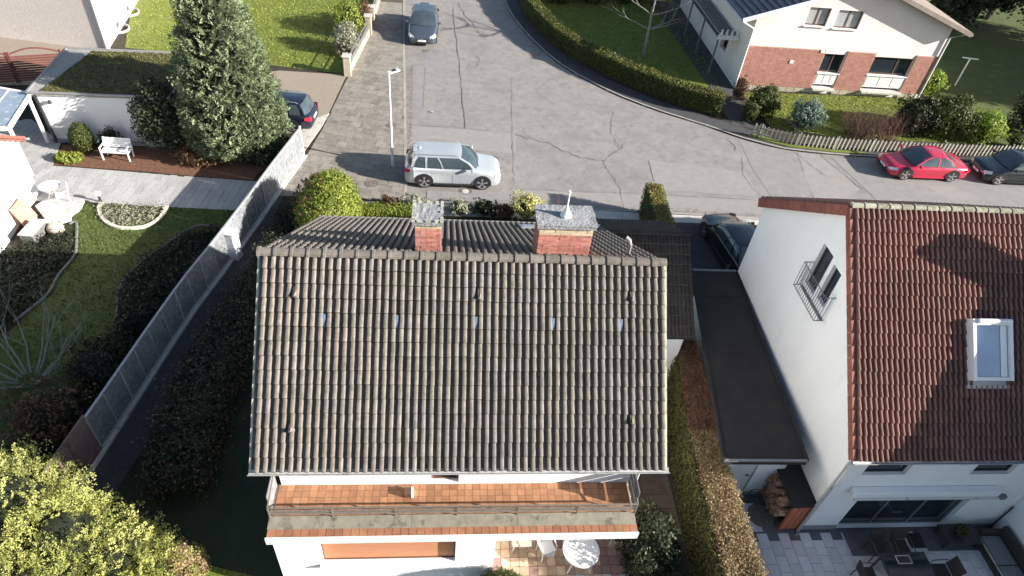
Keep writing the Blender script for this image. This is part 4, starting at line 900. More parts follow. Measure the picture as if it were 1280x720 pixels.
# ================================================================== EAST NEIGHBOURS (mostly beyond the frame)
E_ = thing('east_house', 'white flank of the next house rising at the right edge of the terrace', 'house', (20, 2, 0))
def house_block(x0, x1, prof, wins):
    et = lambda y: float(np.interp(y, [p[0] for p in prof], [p[1] for p in prof])); y0, y1 = prof[0][0]+.05, prof[-1][0]-.25; W_ = x1-x0; w = MB()
    wall(w, (x0, y0), (0, 1), (-1, 0), 0, y1-y0, 0, lambda s: et(s+y0)-.1, [], t=.25, cuts=[p[0]-y0 for p in prof[1:-1]])
    wall(w, (x1, y0), (0, 1), (1, 0), 0, y1-y0, 0, lambda s: et(s+y0)-.1, [], t=.25, cuts=[p[0]-y0 for p in prof[1:-1]])
    wall(w, (x0, y0), (1, 0), (0, -1), .253, W_-.253, 0, et(y0)-.1, wins, t=.25); wall(w, (x0, y1), (1, 0), (0, 1), .253, W_-.253, 0, et(y1)-.1, [], t=.25)
    w.build('wall', 'plaster_east', E_)
    for hh in wins: window(E_, (x0, y0), (1, 0), (0, -1), hh, .1)
    for p, q in zip(prof, prof[1:]):
        mb = MB(); X0, X1 = x0-.03, x1+.1; mb.add([(X0, p[0], p[1]-.1), (X1, p[0], p[1]-.1), (X1, q[0], q[1]-.1), (X0, q[0], q[1]-.1), (X0, p[0], p[1]), (X1, p[0], p[1]), (X1, q[0], q[1]), (X0, q[0], q[1])], [(0, 3, 2, 1), (4, 5, 6, 7), (0, 1, 5, 4), (1, 2, 6, 5), (2, 3, 7, 6), (3, 0, 4, 7)])
        mb.build('roof', 'tile_red', E_)
house_block(16.23, 21.2, [(-3.9, 6.0), (-3.0, 6.25), (.35, 8.0), (1.6, 8.15), (6.7, 5.4)], [(1, 2.2, 5.1-1.5, 4.8)])
house_block(21.25, 29, [(1.5, 8.6), (4.6, 10.4), (8.6, 6.3)], [])
w = MB(); wall(w, (16.23, -8.5), (0, 1), (-1, 0), 0, 4.6, 0, 5.0, [], t=.25); wall(w, (21.2, -8.5), (0, 1), (1, 0), 0, 4.6, 0, 5.0, [], t=.25); wall(w, (16.23, -8.5), (1, 0), (0, -1), .253, 4.7, 0, 5.0, [], t=.25); w.build('extension_wall', 'plaster_east', E_)
MB().box((16.4, .30, 7.2), (17.2, .95, 9.55)).build('chimney', 'brick_pale', E_); MB().box((16.2, -8.6, 5.0), (21.3, -3.93, 5.15)).build('extension_roof', 'bitumen', E_)
# ================================================================== CARS
A('car_glass', (.035, .05, .06), (.06, .08, .09), scale=1.5, rough=.03, spec=1.0)
def car(name, label, cat, loc, rot, L, W, Hh, paint, style='hatch', rails=False, plate=True, plate_front=True, glass='car_glass', group='cars parked along the street and drives'):
    t = thing(name, label, cat, loc, rot, group); hw = W/2
    est = style in ('estate', 'suv'); cp = style == 'coupe'
    hood = {'suv': .98, 'estate': .86, 'hatch': .86, 'coupe': .76}[style]*Hh/({'suv': 1.6, 'estate': 1.48, 'hatch': 1.48, 'coupe': 1.38}[style]); belt = hood+(.10 if not cp else .12)
    xf, xr = L/2, -L/2; wb = L*.6; ax = xf-L*.195; bx_ = ax-wb; rw = .335 if style != 'suv' else .36; gc = .20
    xwb = xf-L*.245; xwt = xf-L*(.42 if not cp else .46); xrt = xr+L*(.10 if est else (.24 if not cp else .33)); xrb = xr+L*(.025 if est else (.06 if not cp else .12))
    # stations: x, halfwidth, top z, bottom z
    st = [(xf, .62*hw, .55*hood, .32), (xf-.04, .74*hw, .72*hood, gc+.04), (xf-.14, .88*hw, .84*hood, gc), (xf-.32, .955*hw, .90*hood, gc), (xf-.6, .985*hw, .95*hood, gc), (xwb+.12, hw, hood, gc), (xwb-.15, hw, belt-.02, gc), (0, hw, belt, gc), (xrt, hw, belt+.01, gc),
          (xrb+.35, .985*hw, belt+(0 if not cp else .0), gc), (xr+.25, .96*hw, belt-.03, gc), (xr+.10, .91*hw, belt-.08, gc), (xr+.03, .84*hw, belt-.18, gc+.05), (xr, .74*hw, belt-.30, .36)]
    st = sorted(st, key=lambda q: -q[0])
    def sec(x, w_, zt, zb):
        m_ = (zt+zb)/2; return [(x, 0, zt+.025), (x, .45*w_, zt+.018), (x, .78*w_, zt-.005), (x, .92*w_, zt-.05), (x, .975*w_, zt-.14), (x, w_, zt*.62+zb*.38), (x, .985*w_, m_*.7+zb*.3), (x, .95*w_, zb+.04), (x, .86*w_, zb), (x, 0, zb)]
    S_ = [sec(*q) for q in st]; n = len(S_[0]); mb = MB(); vs = []
    for s_ in S_: vs += s_+[(x, -y, z) for x, y, z in s_[1:-1][::-1]]
    m = 2*n-2; fs = [(i*m+k, i*m+(k+1) % m, (i+1)*m+(k+1) % m, (i+1)*m+k) for i in range(len(S_)-1) for k in range(m)]
    fs += [tuple(range(m-1, -1, -1)), tuple(range((len(S_)-1)*m, len(S_)*m))]; mb.add(vs, fs)
    body = mb.build('body', paint, t, smooth=True, local=True)
    def side(x, f):   # point on the flank: f 0 bottom .. 1 shoulder
        xs = [q[0] for q in st][::-1]; ws = [q[1] for q in st][::-1]; zt = np.interp(x, xs, [q[2] for q in st][::-1]); zb = np.interp(x, xs, [q[3] for q in st][::-1]); w_ = np.interp(x, xs, ws)
        zz = [zb, zb+.04, ((zt+zb)/2)*.7+zb*.3, zt*.62+zb*.38, zt-.14, zt-.05, zt-.005]; ww = [.86, .95, .985, 1, .975, .92, .78]; z = zb+(zt-zb)*f
        return w_*np.interp(z, zz, ww), z
    # greenhouse rings
    yb = hw*.915; yt = hw*(.70 if not cp else .64)
    def ring(xf_, xfc, y_, xrc, xr_, z, crown=0):
        P_ = [(xf_, 0), (xf_-.01, y_*.4), (xf_*.6+xfc*.4, y_*.75), (xfc, y_)]
        sx_ = [xfc+(xrc-xfc)*k for k in (.22, .30, .50, .57, .76, .82)]; P_ += [(x, y_*(1.0+.02*math.sin(math.pi*(xfc-x)/(xfc-xrc)))) for x in sx_]
        P_ += [(xrc, y_*.97), (xr_*.6+xrc*.4, y_*.72), (xr_+.01, y_*.4), (xr_, 0)]
        full = P_+[(x, -y) for x, y in P_[1:-1][::-1]]; return [(x, y, z-crown*(abs(y)/y_)**2*.03) for x, y in full]
    zr = Hh-.03; rb_ = ring(xwb+.02, xwb-.16, yb, xrb+.20, xrb, belt-.02); rm = ring((xwb+xwt)/2+.06, (xwb+xwt)/2-.06, (yb+yt)/2+.04, (xrt+xrb)/2+.12, (xrt+xrb)/2-.02, (belt+zr)/2+.03); r1 = ring(xwt+.01, xwt-.07, yt, xrt+.08, xrt-.02, zr-.02, 1)
    m = len(rb_); g = MB(); vs = rb_+rm+r1; g.add(vs, [(a*m+k, a*m+(k+1) % m, (a+1)*m+(k+1) % m, (a+1)*m+k) for a in (0, 1) for k in range(m)]); gl = g.build('windows', glass, t, smooth=True, local=True)
    # roof
    def sc(r, f, dz): 
        cx = (xwt+xrt)/2; return [(cx+(x-cx)*f, y*f, z+dz*(1-.0)) for x, y, z in r]
    rf = MB(); layers = [sc(r1, 1.02, -.02), sc(r1, 1.015, .012), sc(r1, .9, .035), sc(r1, .55, .05)]; vs = sum(layers, [])+[((xwt+xrt)/2, 0, zr+.035)]
    fs = [(a*m+k, a*m+(k+1) % m, (a+1)*m+(k+1) % m, (a+1)*m+k) for a in range(3) for k in range(m)]+[(3*m+k, 3*m+(k+1) % m, 4*m) for k in range(m)]; rf.add(vs, fs); roof_ = rf.build('roof', paint, t, smooth=True, local=True)
    # pillars along chosen ring indices
    pl = MB(); h = m//2
    def pil(i, j, pr=.012):
        for a in (0, 1):
            q = []
            for (ly, ix) in ((a, i), (a, j), (a+1, j), (a+1, i)):
                x, y, z = vs3[ly][ix % m]; k = 1+pr/max(abs(y), .3); q.append((x, y*k, z+.002))
            pl.add(q, [(0, 1, 2, 3)])
    def shift(r, i, d):
        return r
    vs3 = [rb_, rm, r1]
    def strip(i, w_, pr=.012):   # strip centred on ring index i, extruded slightly outwards
        for s in (1, -1):
            for a in (0, 1):
                A0 = Vector(vs3[a][i]); A1 = Vector(vs3[a+1][i]); q = []
                for P0 in (A0, A1):
                    for dx in (w_/2, -w_/2): q.append((P0.x+dx, s*(abs(P0.y)+pr), P0.z))
                pl.add([q[0], q[1], q[3], q[2]], [(0, 1, 2, 3)])
    def corner(i, wx, wy):
        for s in (1, -1):
            for a in (0, 1):
                A0 = Vector(vs3[a][i]); A1 = Vector(vs3[a+1][i]); sgn = 1 if A0.x > 0 else -1; q = []
                for P0 in (A0, A1): q += [(P0.x-sgn*wx, s*(abs(P0.y)+.012), P0.z), (P0.x+sgn*.012, s*(abs(P0.y)+.012), P0.z), (P0.x+sgn*.015+sgn*(.02), s*(abs(P0.y)-wy), P0.z+.004)]
                pl.add(q, [(0, 1, 4, 3), (1, 2, 5, 4)])
    corner(3, .07, .05); corner(10, .16 if not est else .12, .07); strip(6, .07)
    if not cp: strip(8, .09)
    pl.build('pillars', paint, t, local=True)
    # lower window trim
    # wheels
    for sx, nm in ((ax, 'f'), (bx_, 'r')):
        for s in (1, -1):
            c = (sx, s*(hw-.115), rw); T_ = MB().lathe(c, [(rw-.12, -.10), (rw-.02, -.105), (rw, -.08), (rw, .08), (rw-.02, .105), (rw-.12, .10)], 20, axis='Y'); wo = T_.build('wheel', 'tyre', t, smooth=True, local=True)
            rm_ = MB(); yo = c[1]+s*.108; rr_ = rw-.095
            rm_.lathe((sx, yo, rw), [(rr_, 0), (rr_, s*.008), (rr_-.035, s*.008), (rr_-.035, 0)], 20, axis='Y', close=False); rm_.lathe((sx, yo, rw), [(.05, 0), (.05, s*.012), (0.01, s*.014)], 10, axis='Y')
            for k in range(5):
                a = k*2*math.pi/5+.3
                for da in (-.11, .11): rm_.bar((sx+.04*math.cos(a), yo+s*.006, rw+.04*math.sin(a)), (sx+(rr_-.01)*math.cos(a+da), yo+s*.006, rw+(rr_-.01)*math.sin(a+da)), .03, .012, up=(0, 1, 0))
            rm_.build('rim', 'rim', wo, local=True)
            ar_ = MB(); y0 = s*(hw*.93); N_ = 18; P1 = []; P2 = []
            for k in range(N_+1):
                a = math.pi*(-.08)+math.pi*1.16*k/N_; P1.append((sx+(rw+.065)*math.cos(a), s*(hw+.004), rw+(rw+.065)*math.sin(a))); P2.append((sx+(rw+.065)*math.cos(a), s*(hw*.7), rw+(rw+.065)*math.sin(a)))
            ar_.add(P1+[(sx, s*(hw+.004), rw*.6)], [(k, k+1, N_+1) for k in range(N_)]); ar_.add(P1+P2, [(k, k+1, N_+2+k, N_+1+k) for k in range(N_)]); ar_.build('wheel_arch', 'black_plastic', t, local=True)
            for xx in (1,):
                pass
    # move wheels proud of the arch plate: arch plate sits 4 mm outside the flank, rim 10 mm further
    # seams, handles, sills
    sm = MB()
    for x in ([xwb-.05, .5*(xwb-.1+bx_)+.12, bx_+.35] if not cp else [xwb-.05, bx_+.45]):
        for s in (1, -1):
            pts = [side(x, f) for f in (.12, .35, .6, .85, .97)]
            for (a, b) in zip(pts, pts[1:]): sm.bar((x, s*(a[0]+.001), a[1]), (x, s*(b[0]+.001), b[1]), .008, .006)
    for y in (-.62*hw, .62*hw): sm.bar((xwb+.1, y*1.1, hood+.003), (xf-.18, y, .86*hood+.02), .007, .004)
    sm.build('seams', 'black_plastic', t, local=True)
    for s in (1, -1):
        q = MB()
        for a, b in zip(np.linspace(ax-rw-.1, bx_+rw+.1, 6), np.linspace(ax-rw-.1, bx_+rw+.1, 6)[1:]): q.bar((a, s*(hw*.99), gc+.05), (b, s*(hw*.99), gc+.05), .05, .09)
        q.build('sill', 'black_plastic' if style == 'suv' else paint, t, local=True)
        for x in ((xwb-.75, bx_+.55) if not cp else (bx_+.75,)):
            y_, z_ = side(x, .86); MB().box((x-.09, s*y_-.012, z_-.015), (x+.09, s*y_+.018, z_+.012)).build('door_handle', paint, t, local=True, bevel=.005)
        mr = MB().box((xwb-.33, s*(hw+.02)-(.0 if s > 0 else .20), belt+.0), (xwb-.22, s*(hw+.02)+(.20 if s > 0 else 0), belt+.13)); mr.build('mirror', paint, t, local=True, bevel=.03)
        # lights
        mb = MB(); z0 = .62*hood; mb.add([(xf-.035, s*.52*hw, z0+.02), (xf-.10, s*.80*hw, z0+.05), (xf-.30, s*.93*hw, z0+.10), (xf-.34, s*.84*hw, .905*hood+.005), (xf-.15, s*.74*hw, .86*hood+.005), (xf-.07, s*.55*hw, .78*hood)], [(0, 1, 4, 5), (1, 2, 3, 4)])
        mb.v = [(x+.022, y*1.035, z+.004) for x, y, z in mb.v]; mb.build('headlight', 'head_light', t, local=True)
        mb = MB(); zb_ = belt-.08; mb.add([(xr+.005, s*.66*hw, zb_-.22), (xr+.035, s*.86*hw, zb_-.22), (xr+.30, s*.975*hw, zb_-.14), (xr+.28, s*.955*hw, zb_-.02), (xr+.06, s*.86*hw, zb_-.01), (xr+.04, s*.66*hw, zb_-.02)], [(0, 1, 4, 5), (1, 2, 3, 4)])
        mb.v = [(x-.02, y*1.03, z) for x, y, z in mb.v]; mb.build('tail_light', 'tail_red', t, local=True)
        if rails: MB().tube([(xwt-.1, s*(yt-.03), zr+.01), (xwt-.2, s*(yt-.03), zr+.06), (xrt+.25, s*(yt-.03), zr+.06), (xrt+.12, s*(yt-.03), zr+.01)], .018, 6).build('roof_rail', 'rim', t, local=True)
    MB().box((xf-.035, -.42*hw, .45*hood), (xf+.012, .42*hw, .60*hood)).build('grille', 'black_plastic', t, local=True, bevel=.01); MB().lathe((xf+.014, 0, .53*hood), [(.055, 0), (.05, .008), (.01, .01)], 12, axis='X').build('badge', 'rim', t, local=True)
    MB().box((xf-.10, -.60*hw, gc+.06), (xf+.004, .60*hw, gc+.17)).build('air_intake', 'black_plastic', t, local=True, bevel=.02)
    if plate_front: MB().box((xf+.002, -.26, .38), (xf+.022, .26, .49)).build('number_plate', 'plate', t, local=True)
    MB().box((xr-.02, -.26, belt-.40), (xr-.001, .26, belt-.29)).build('number_plate', 'plate', t, local=True)
    MB().box((xr-.01, -.62*hw, gc+.1), (xr+.15, .62*hw, gc+.22)).build('rear_bumper', 'black_plastic' if style == 'suv' else paint, t, local=True, bevel=.02)
    wi = MB()
    for y0_, y1_ in ((.1, .62), (-.55, -.02)): wi.bar((xwb+.03, y0_*hw, hood+.045), (xwb-.09, y1_*hw, hood+.13), .018)
    wi.build('wiper', 'black_plastic', t, local=True)
    if est or style == 'hatch': MB().box((xrt-.06, -.3*hw, zr+.0), (xrt+.08, .3*hw, zr+.03)).build('spoiler', paint, t, local=True, bevel=.01)
    return t, (xwt, xrt, zr)
c, q = car('silver_suv', 'silver SUV with roof rails parked across the street beside the white lamp post', 'car', (-.22, 16.0, -.055), 0, 4.46, 1.82, 1.60, 'paint_silver', 'suv', rails=True)
MB().lathe((q[1]+.25, 0, q[2]+.03), [(.05, 0), (.03, .04), (.008, .09)], 8).build('antenna', 'lamp_white', c, local=True)
car('grey_car', 'dark metallic grey car facing the camera at the top edge on the kerb side', 'car', (-2.22, 33.0, -.055), rad(-91), 4.5, 1.84, 1.56, 'paint_grey', 'hatch')
car('navy_estate', 'dark navy estate car on the paved drive, half hidden by the tall conifer', 'car', (-9.55, 20.5, .012), rad(174), 4.7, 1.82, 1.48, 'paint_navy', 'estate', rails=True)
car('red_coupe', 'bright red coupe parked at the picket fence', 'car', (24.85, 18.35, -.055), rad(180), 4.4, 1.83, 1.36, 'paint_red', 'coupe')
car('black_hatchback', 'black car behind the red coupe, cut by the right edge', 'car', (30.15, 18.2, -.055), rad(179), 4.4, 1.8, 1.45, 'paint_black', 'hatch')
car('dark_green_car', 'dark car standing in shade on the drive between black garage roof and white gable', 'car', (12.0, 10.8, .01), rad(97), 4.3, 1.76, 1.44, 'paint_black', 'hatch')
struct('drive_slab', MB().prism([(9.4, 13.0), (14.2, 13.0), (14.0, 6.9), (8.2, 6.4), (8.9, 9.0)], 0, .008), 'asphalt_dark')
# ================================================================== STREET FURNITURE
lp = thing('street_lamp', 'slim white street lamp on the slab pavement behind the silver car', 'street lamp', (-3.1, 16.75, 0))
MB().tube([(-3.1, 16.75, 0), (-3.1, 16.75, 1.1), (-3.1, 16.75, 1.15), (-3.1, 16.75, 4.66)], [.075, .07, .05, .038], 10).build('pole', 'lamp_white', lp, smooth=True)
mt_ = Matrix.Translation((-2.98, 16.83, 4.74)) @ Matrix.Rotation(rad(32), 4, 'Z') @ Matrix.Rotation(rad(-6), 4, 'Y')
hd = MB().box((-.20, -.11, -.03), (.36, .11, .03), mt_).build('lamp_head', 'lamp_white', lp, bevel=.015); MB().box((.02, -.09, .03), (.22, .09, .045), mt_).build('sensor_plate', 'frame_dark', hd)
MB().box((-3.17, 16.68, .85), (-3.16, 16.82, 1.05)).build('access_door', 'frame_grey', lp)
for (x, y, z, r, lb) in ((-3.94, 15.2, .026, .30, 'round worn manhole cover in the slab pavement beside the clipped bush'), (.38, 14.96, -.054, .30, 'round manhole cover with pale centre in front of the silver car'), (-3.45, 20.6, .026, .24, 'dark round cover in the slabs behind the lamp post'), (-2.0, 30.3, -.05, .22, 'small dark cover in the road before the grey car')):
    mc = MB().lathe((x, y, z), [(r, 0), (r, .008), (r*.85, .008), (r*.83, .002), (r*.62, .002), (r*.6, .01), (0.01, .01)], 24, close=False).build('manhole_cover', 'iron'); tag(mc, lb, 'manhole cover')
    if r > .28: MB().lathe((x, y, z+.011), [(r*.55, 0), (.01, 0.001)], 20, close=False).build('cover_plate', 'concrete' if x > 0 else 'iron', mc)
sc_ = MB().add([(-1.62, 22.45, -.05), (-1.38, 22.5, -.045), (-1.3, 22.3, -.04), (-1.45, 22.35, .02)], [(0, 1, 2), (0, 2, 3)]); tag(sc_.build('paper_scrap', 'lamp_white'), 'white scrap of paper lying on the road between lamp post and far car', 'litter')

# ================================================================== SHEET FENCE
fb = [(-10.72, -.78), (-10.25, 2.12), (-9.86, 4.72), (-9.51, 6.81), (-9.03, 8.90), (-8.42, 11.93), (-8.03, 14.11), (-7.36, 17.35)]
FN = thing('sheet_fence', 'long fence of pale framed sheets running along the dark lane', 'fence', (-9, 8, 0))
fl_ = [Vector((*p, 0)) for p in fb]; cum = [0]
for a, b in zip(fl_, fl_[1:]): cum.append(cum[-1]+(b-a).length)
def fpt(s): 
    s = max(0, min(cum[-1]-1e-4, s)); i = max(k for k in range(len(cum)-1) if cum[k] <= s); return fl_[i].lerp(fl_[i+1], (s-cum[i])/(cum[i+1]-cum[i]))
NPN = 21; fh = 1.52
for i in range(NPN):
    a = fpt(cum[-1]*i/NPN); b = fpt(cum[-1]*(i+1)/NPN); d = (b-a).normalized(); nn = Vector((-d.y, d.x, 0)); up = Vector((0, 0, 1))
    if i >= 2:
        mb = MB(); q0 = a+d*.03; q1 = b-d*.03; mb.add([q0+up*.1-nn*.01, q1+up*.1-nn*.01, q1+up*(fh-.03)-nn*.01, q0+up*(fh-.03)-nn*.01, q0+up*.1+nn*.01, q1+up*.1+nn*.01, q1+up*(fh-.03)+nn*.01, q0+up*(fh-.03)+nn*.01], [(0, 1, 2, 3), (7, 6, 5, 4), (0, 4, 5, 1), (1, 5, 6, 2), (2, 6, 7, 3), (3, 7, 4, 0)]); mb.build('panel', 'fence_sheet', FN)
        mb = MB(); mb.bar(a+up*.10-nn*.025, b+up*.10-nn*.025, .03, .05).bar(a+up*fh, b+up*fh, .07, .035)
        if i in (17, 18): mb.bar(a+up*.12-nn*.025, b+up*(fh-.05)-nn*.025, .025, .02)
        mb.bar(a+d*.3+up*.1-nn*.02, a+d*.3+up*(fh-.02)-nn*.02, .022) if i > 16 else None
        mb.build('frame', 'fence_metal', FN)
    else:
        for k in range(12): z = .12+k*.125; MB().bar(a+up*z+d*.04, b+up*z-d*.04, .03, .10).build('slat', 'slat_brown', FN)
        MB().bar(a+up*1.62, b+up*1.62, .06, .04).build('top_rail', 'slat_brown', FN)
    MB().bar(a, a+up*(fh+.03), .07 if i % 4 == 0 else .035).build('post', 'fence_metal' if i > 1 else 'slat_brown', FN)
MB().bar(fl_[-1], fl_[-1]+Vector((0, 0, 1.6)), .07).build('post', 'lamp_white', FN)
kb = thing('garden_wall_base', 'low pale strip of kerb stones carrying the sheet fence', 'kerb', (-9, 8, 0))
kerb([(p[0]+.05, p[1]) for p in fb], kb, w=-.12, step=1.0, z1=.09, z0=-.01, matn='concrete')
cb = thing('utility_cabinet', 'pale grey stained utility cabinet beside the sheet fence on the lane', 'cabinet', (-8.75, 9.75, 0), rad(-14))
MB().box((-.24, -.20, .08), (.24, .20, 1.25)).build('body', 'cabinet', cb, local=True, bevel=.01); MB().box((-.27, -.23, 1.25), (.27, .23, 1.33)).build('top', 'lamp_white', cb, local=True, bevel=.015)
MB().box((-.25, -.21, 0), (.25, .21, .08)).build('foot', 'concrete', cb, local=True); MB().box((-.21, -.215, .15), (.21, -.202, 1.2)).build('door', 'cabinet', cb, local=True)

# ================================================================== LEFT: GARAGE, GREENHOUSE CANOPY, HOUSES
g2 = thing('moss_roof_garage', 'white garage with a mossy flat roof beside the tall conifer', 'garage', (-16.5, 19.8, 0))
go = Vector((-18.8, 17.72)); gd = Vector((1, .03)).normalized(); gn = Vector((-gd.y, gd.x))
w = MB(); wall(w, go, gd, (gd.y, -gd.x), 0, 5.6, 0, 2.36, [], t=.2); wall(w, go, gn, (-gd.x, -gd.y), .2, 4.5, 0, 2.36, [], t=.2, cuts=[]); o2 = go+gd*5.6; wall(w, o2, gn, (gd.x, gd.y), .2, 4.5, 0, 2.36, [(.8, 3.4, .02, 2.1)], t=.2); o3 = go+gn*4.5; wall(w, o3, gd, (-gd.y, gd.x), 0, 5.6, 0, 2.36, [], t=.2); w.build('wall', 'white_wall', g2)
c4 = [go-gd*.25-gn*.08, o2+gd*.2-gn*.08, o2+gn*4.6+gd*.2, o3+gn*.1-gd*.35]; rf = MB().prism([tuple(p) for p in c4], 2.36, 2.47).build('roof', 'gravel', g2)
c5 = [c4[0].lerp(c4[2], .04)+gd*.25, c4[1].lerp(c4[3], .03), c4[2].lerp(c4[0], .03), c4[3].lerp(c4[1], .05)+gd*1.0]; MB().prism([tuple(p) for p in c5], 2.47, 2.5).build('moss_cover', 'moss', rf)
cc = np.array([(RND.uniform(0, 1), RND.uniform(0, 1)) for _ in range(7000)]); PP = []
for u, v in cc:
    a = c5[0].lerp(c5[1], u); b = c5[3].lerp(c5[2], u); p = a.lerp(b, v); PP.append((p.x, p.y, 2.52))
foliage('moss_tuft', (np.array(PP), np.tile([0, 0, 1.], (len(PP), 1))), .08, 'leaf_moss', rf)
for i in range(4):
    a = c4[i]; b = c4[(i+1) % 4]; MB().bar((a.x, a.y, 2.50), (b.x, b.y, 2.50), .09, .05).build('roof_edge', 'zinc', rf)
MB().box((-18.8, 17.60, .02), (-13.2, 17.70, .16)).build('plinth', 'plinth', g2); MB().bar((-18.62, 17.62, 0), (-18.72, 17.62, 2.4), .10).build('downpipe', 'frame_dark', g2)
for x in (-18.2, -14.6): MB().lathe((x, 17.62, 2.02), [(.08, 0), (.09, .03), (.06, .12), (.02, .16)], 10).build('wall_lamp', 'frame_dark', g2)
MB().tube([(-18.2, 17.62, 2.1), (-18.2, 17.70, 2.1)], .02, 6).build('lamp_arm', 'frame_dark', g2)
cn = thing('glass_canopy', 'glass carport canopy in a white frame beside the moss roofed garage', 'canopy', (-20.3, 16.6, 0))
cq = [(-18.98, 17.8), (-18.5, 14.8), (-23, 14.4), (-23, 18.8)]; MB().prism([(x, y) for x, y in cq], 2.34, 2.36).build('glass_sheet', 'canopy_glass', cn)
fr = MB()
for i in range(4): a = cq[i]; b = cq[(i+1) % 4]; fr.bar((*a, 2.33), (*b, 2.33), .12, .14)
for k in (.25, .5, .75): a = Vector(cq[0]).lerp(Vector(cq[3]), k); b = Vector(cq[1]).lerp(Vector(cq[2]), k); fr.bar((a.x, a.y, 2.34), (b.x, b.y, 2.34), .05, .08)
fr.build('frame', 'frame_white', cn)
for x, y in ((-18.98, 17.55), (-18.5, 14.85)): MB().bar((x, y, 0), (x, y, 2.28), .11).build('post', 'frame_white', cn)
gt = thing('arched_gate', 'dark red double gate with arched top rails beside the garage', 'gate', (-22.6, 23.4, 0))
for k, (x0, x1) in enumerate(((-25.2, -22.9), (-22.8, -20.6))):
    y0 = 23.05+(x0+23.7)*.3; y1 = 23.05+(x1+23.7)*.3; lf = MB(); N_ = 10
    top = [(x0+(x1-x0)*j/N_, y0+(y1-y0)*j/N_, 1.5+.28*math.sin(math.pi*j/N_)) for j in range(N_+1)]
    for a, b in zip(top, top[1:]): lf.bar(a, b, .07, .06)
    lf.bar((x0, y0, 0), (x0, y0, 1.62), .09).bar((x1, y1, 0), (x1, y1, 1.62), .09).bar((x0, y0, .12), (x1, y1, .12), .07); leaf = lf.build('gate_leaf', 'slat_red', gt)
    for z in np.arange(.24, 1.46, .125): MB().bar((x0+.05, y0, z), (x1-.05, y1, z), .03, .095).build('slat', 'slat_red', leaf)
# left white house corner
GP = .62
h2 = thing('left_white_house', 'sunlit white house with red tiles cut by the left edge', 'house', (-20, 11.5, 0))
w = MB(); wall(w, (-17.62, 13.55), (.085, -.9964), (.9964, .085), 0, 8, 0, lambda q: 2.55+GP*(4-abs(q-4)), [], t=.25, cuts=[4]); wall(w, (-17.62, 13.55), (-.9964, -.085), (-.085, .9964), .25, 8, 0, 2.55, [(2, 3, .9, 2.1)], t=.25); wall(w, (-16.94, 5.58), (-.9964, -.085), (.085, -.9964), .25, 8, 0, 2.55, [(2.2, 3.2, .9, 2.1)], t=.25); w.build('wall', 'white_wall', h2)
rr2 = MB(); dy_ = Vector((.085, -.9964, 0)); dx_ = Vector((-.9964, -.085, 0)); NE_ = Vector((-17.62, 13.55, 2.62))
A0 = NE_-dy_*.35-dx_*.22+Vector((0, 0, -.35*GP)); uu = (dy_+Vector((0, 0, GP))).normalized(); Ln = 4.35*math.sqrt(1+GP*GP)
B0 = NE_+dy_*8.35-dx_*.22+Vector((0, 0, -.35*GP)); uv = (-dy_+Vector((0, 0, GP))).normalized()
roof_deck(rr2, A0+dx_*9, -dx_, uu, 9, Ln, .12); roof_deck(rr2, B0, dx_, uv, 9, Ln, .12); m2_ = rr2.build('roof', 'verge_red', h2)
tile_roof(m2_, A0+dx_*9, tuple(-dx_), tuple(uu), 30, 14, .30, Ln/14, 2, .07, 'tile_red', singles=0); tile_roof(m2_, B0, tuple(dx_), tuple(uv), 30, 14, .30, Ln/14, 2, .07, 'tile_red', singles=0)
gutter(m2_, A0-dy_*.07+dx_*9, A0-dy_*.07-dx_*.1, .06)
# garden bits near it
tb = thing('garden_table', 'round white garden table at the corner of the left house', 'table', (-16.85, 13.2, 0))
MB().lathe((-16.85, 13.2, .68), [(.0, 0), (.38, 0), (.40, .02), (.38, .035), (0.01, .035)], 24, close=False).build('tabletop', 'lamp_white', tb, smooth=True)
for k in range(3): a = k*2.1; MB().tube([(-16.85, 13.2, .66), (-16.85+.15*math.cos(a), 13.2+.15*math.sin(a), .3), (-16.85+.32*math.cos(a), 13.2+.32*math.sin(a), 0)], .018, 6).build('leg', 'lamp_white', tb)
ch = thing('white_chair', 'white metal garden chair beside the round table on the raised terrace', 'chair', (-16.35, 12.95, 0), rad(120))
def simple_chair(t, seatm, legm, sw=.44, sh=.43, bh=.42, arms=True, local=True):
    MB().box((-sw/2, -sw/2, sh), (sw/2, sw/2, sh+.03)).build('seat', seatm, t, local=True, bevel=.01)
    mb = MB(); m = Matrix.Translation((0, -sw/2, sh+.05)) @ Matrix.Rotation(rad(12), 4, 'X'); mb.box((-sw/2, -.02, 0), (sw/2, .012, bh), m); mb.build('backrest', seatm, t, local=True, bevel=.01)
    for x in (-1, 1):
        for y in (-1, 1): MB().tube([(x*sw*.46, y*sw*.46, 0), (x*sw*.44, y*sw*.42, sh)], .016, 6).build('leg', legm, t, local=True)
        if arms: MB().tube([(x*sw*.52, -sw*.5, sh+.24), (x*sw*.54, 0, sh+.23), (x*sw*.52, sw*.45, sh+.2), (x*sw*.5, sw*.45, sh)], .014, 6).build('armrest', legm, t, local=True)
simple_chair(ch, 'lamp_white', 'lamp_white')
tr_ = thing('raised_terrace', 'small grey raised terrace slab with a bright white step edge', 'terrace', (-16.2, 12.2, 0))
MB().prism([(-16.9, 13.4), (-15.65, 13.1), (-15.55, 12.5), (-15.75, 12.0), (-16.45, 11.55), (-17.3, 12.5)], 0, .16).build('slab', 'path_board', tr_); MB().prism([(-15.72, 11.98), (-15.62, 11.72), (-16.55, 11.25), (-16.45, 11.5)], 0, .17).build('step', 'lamp_white', tr_)
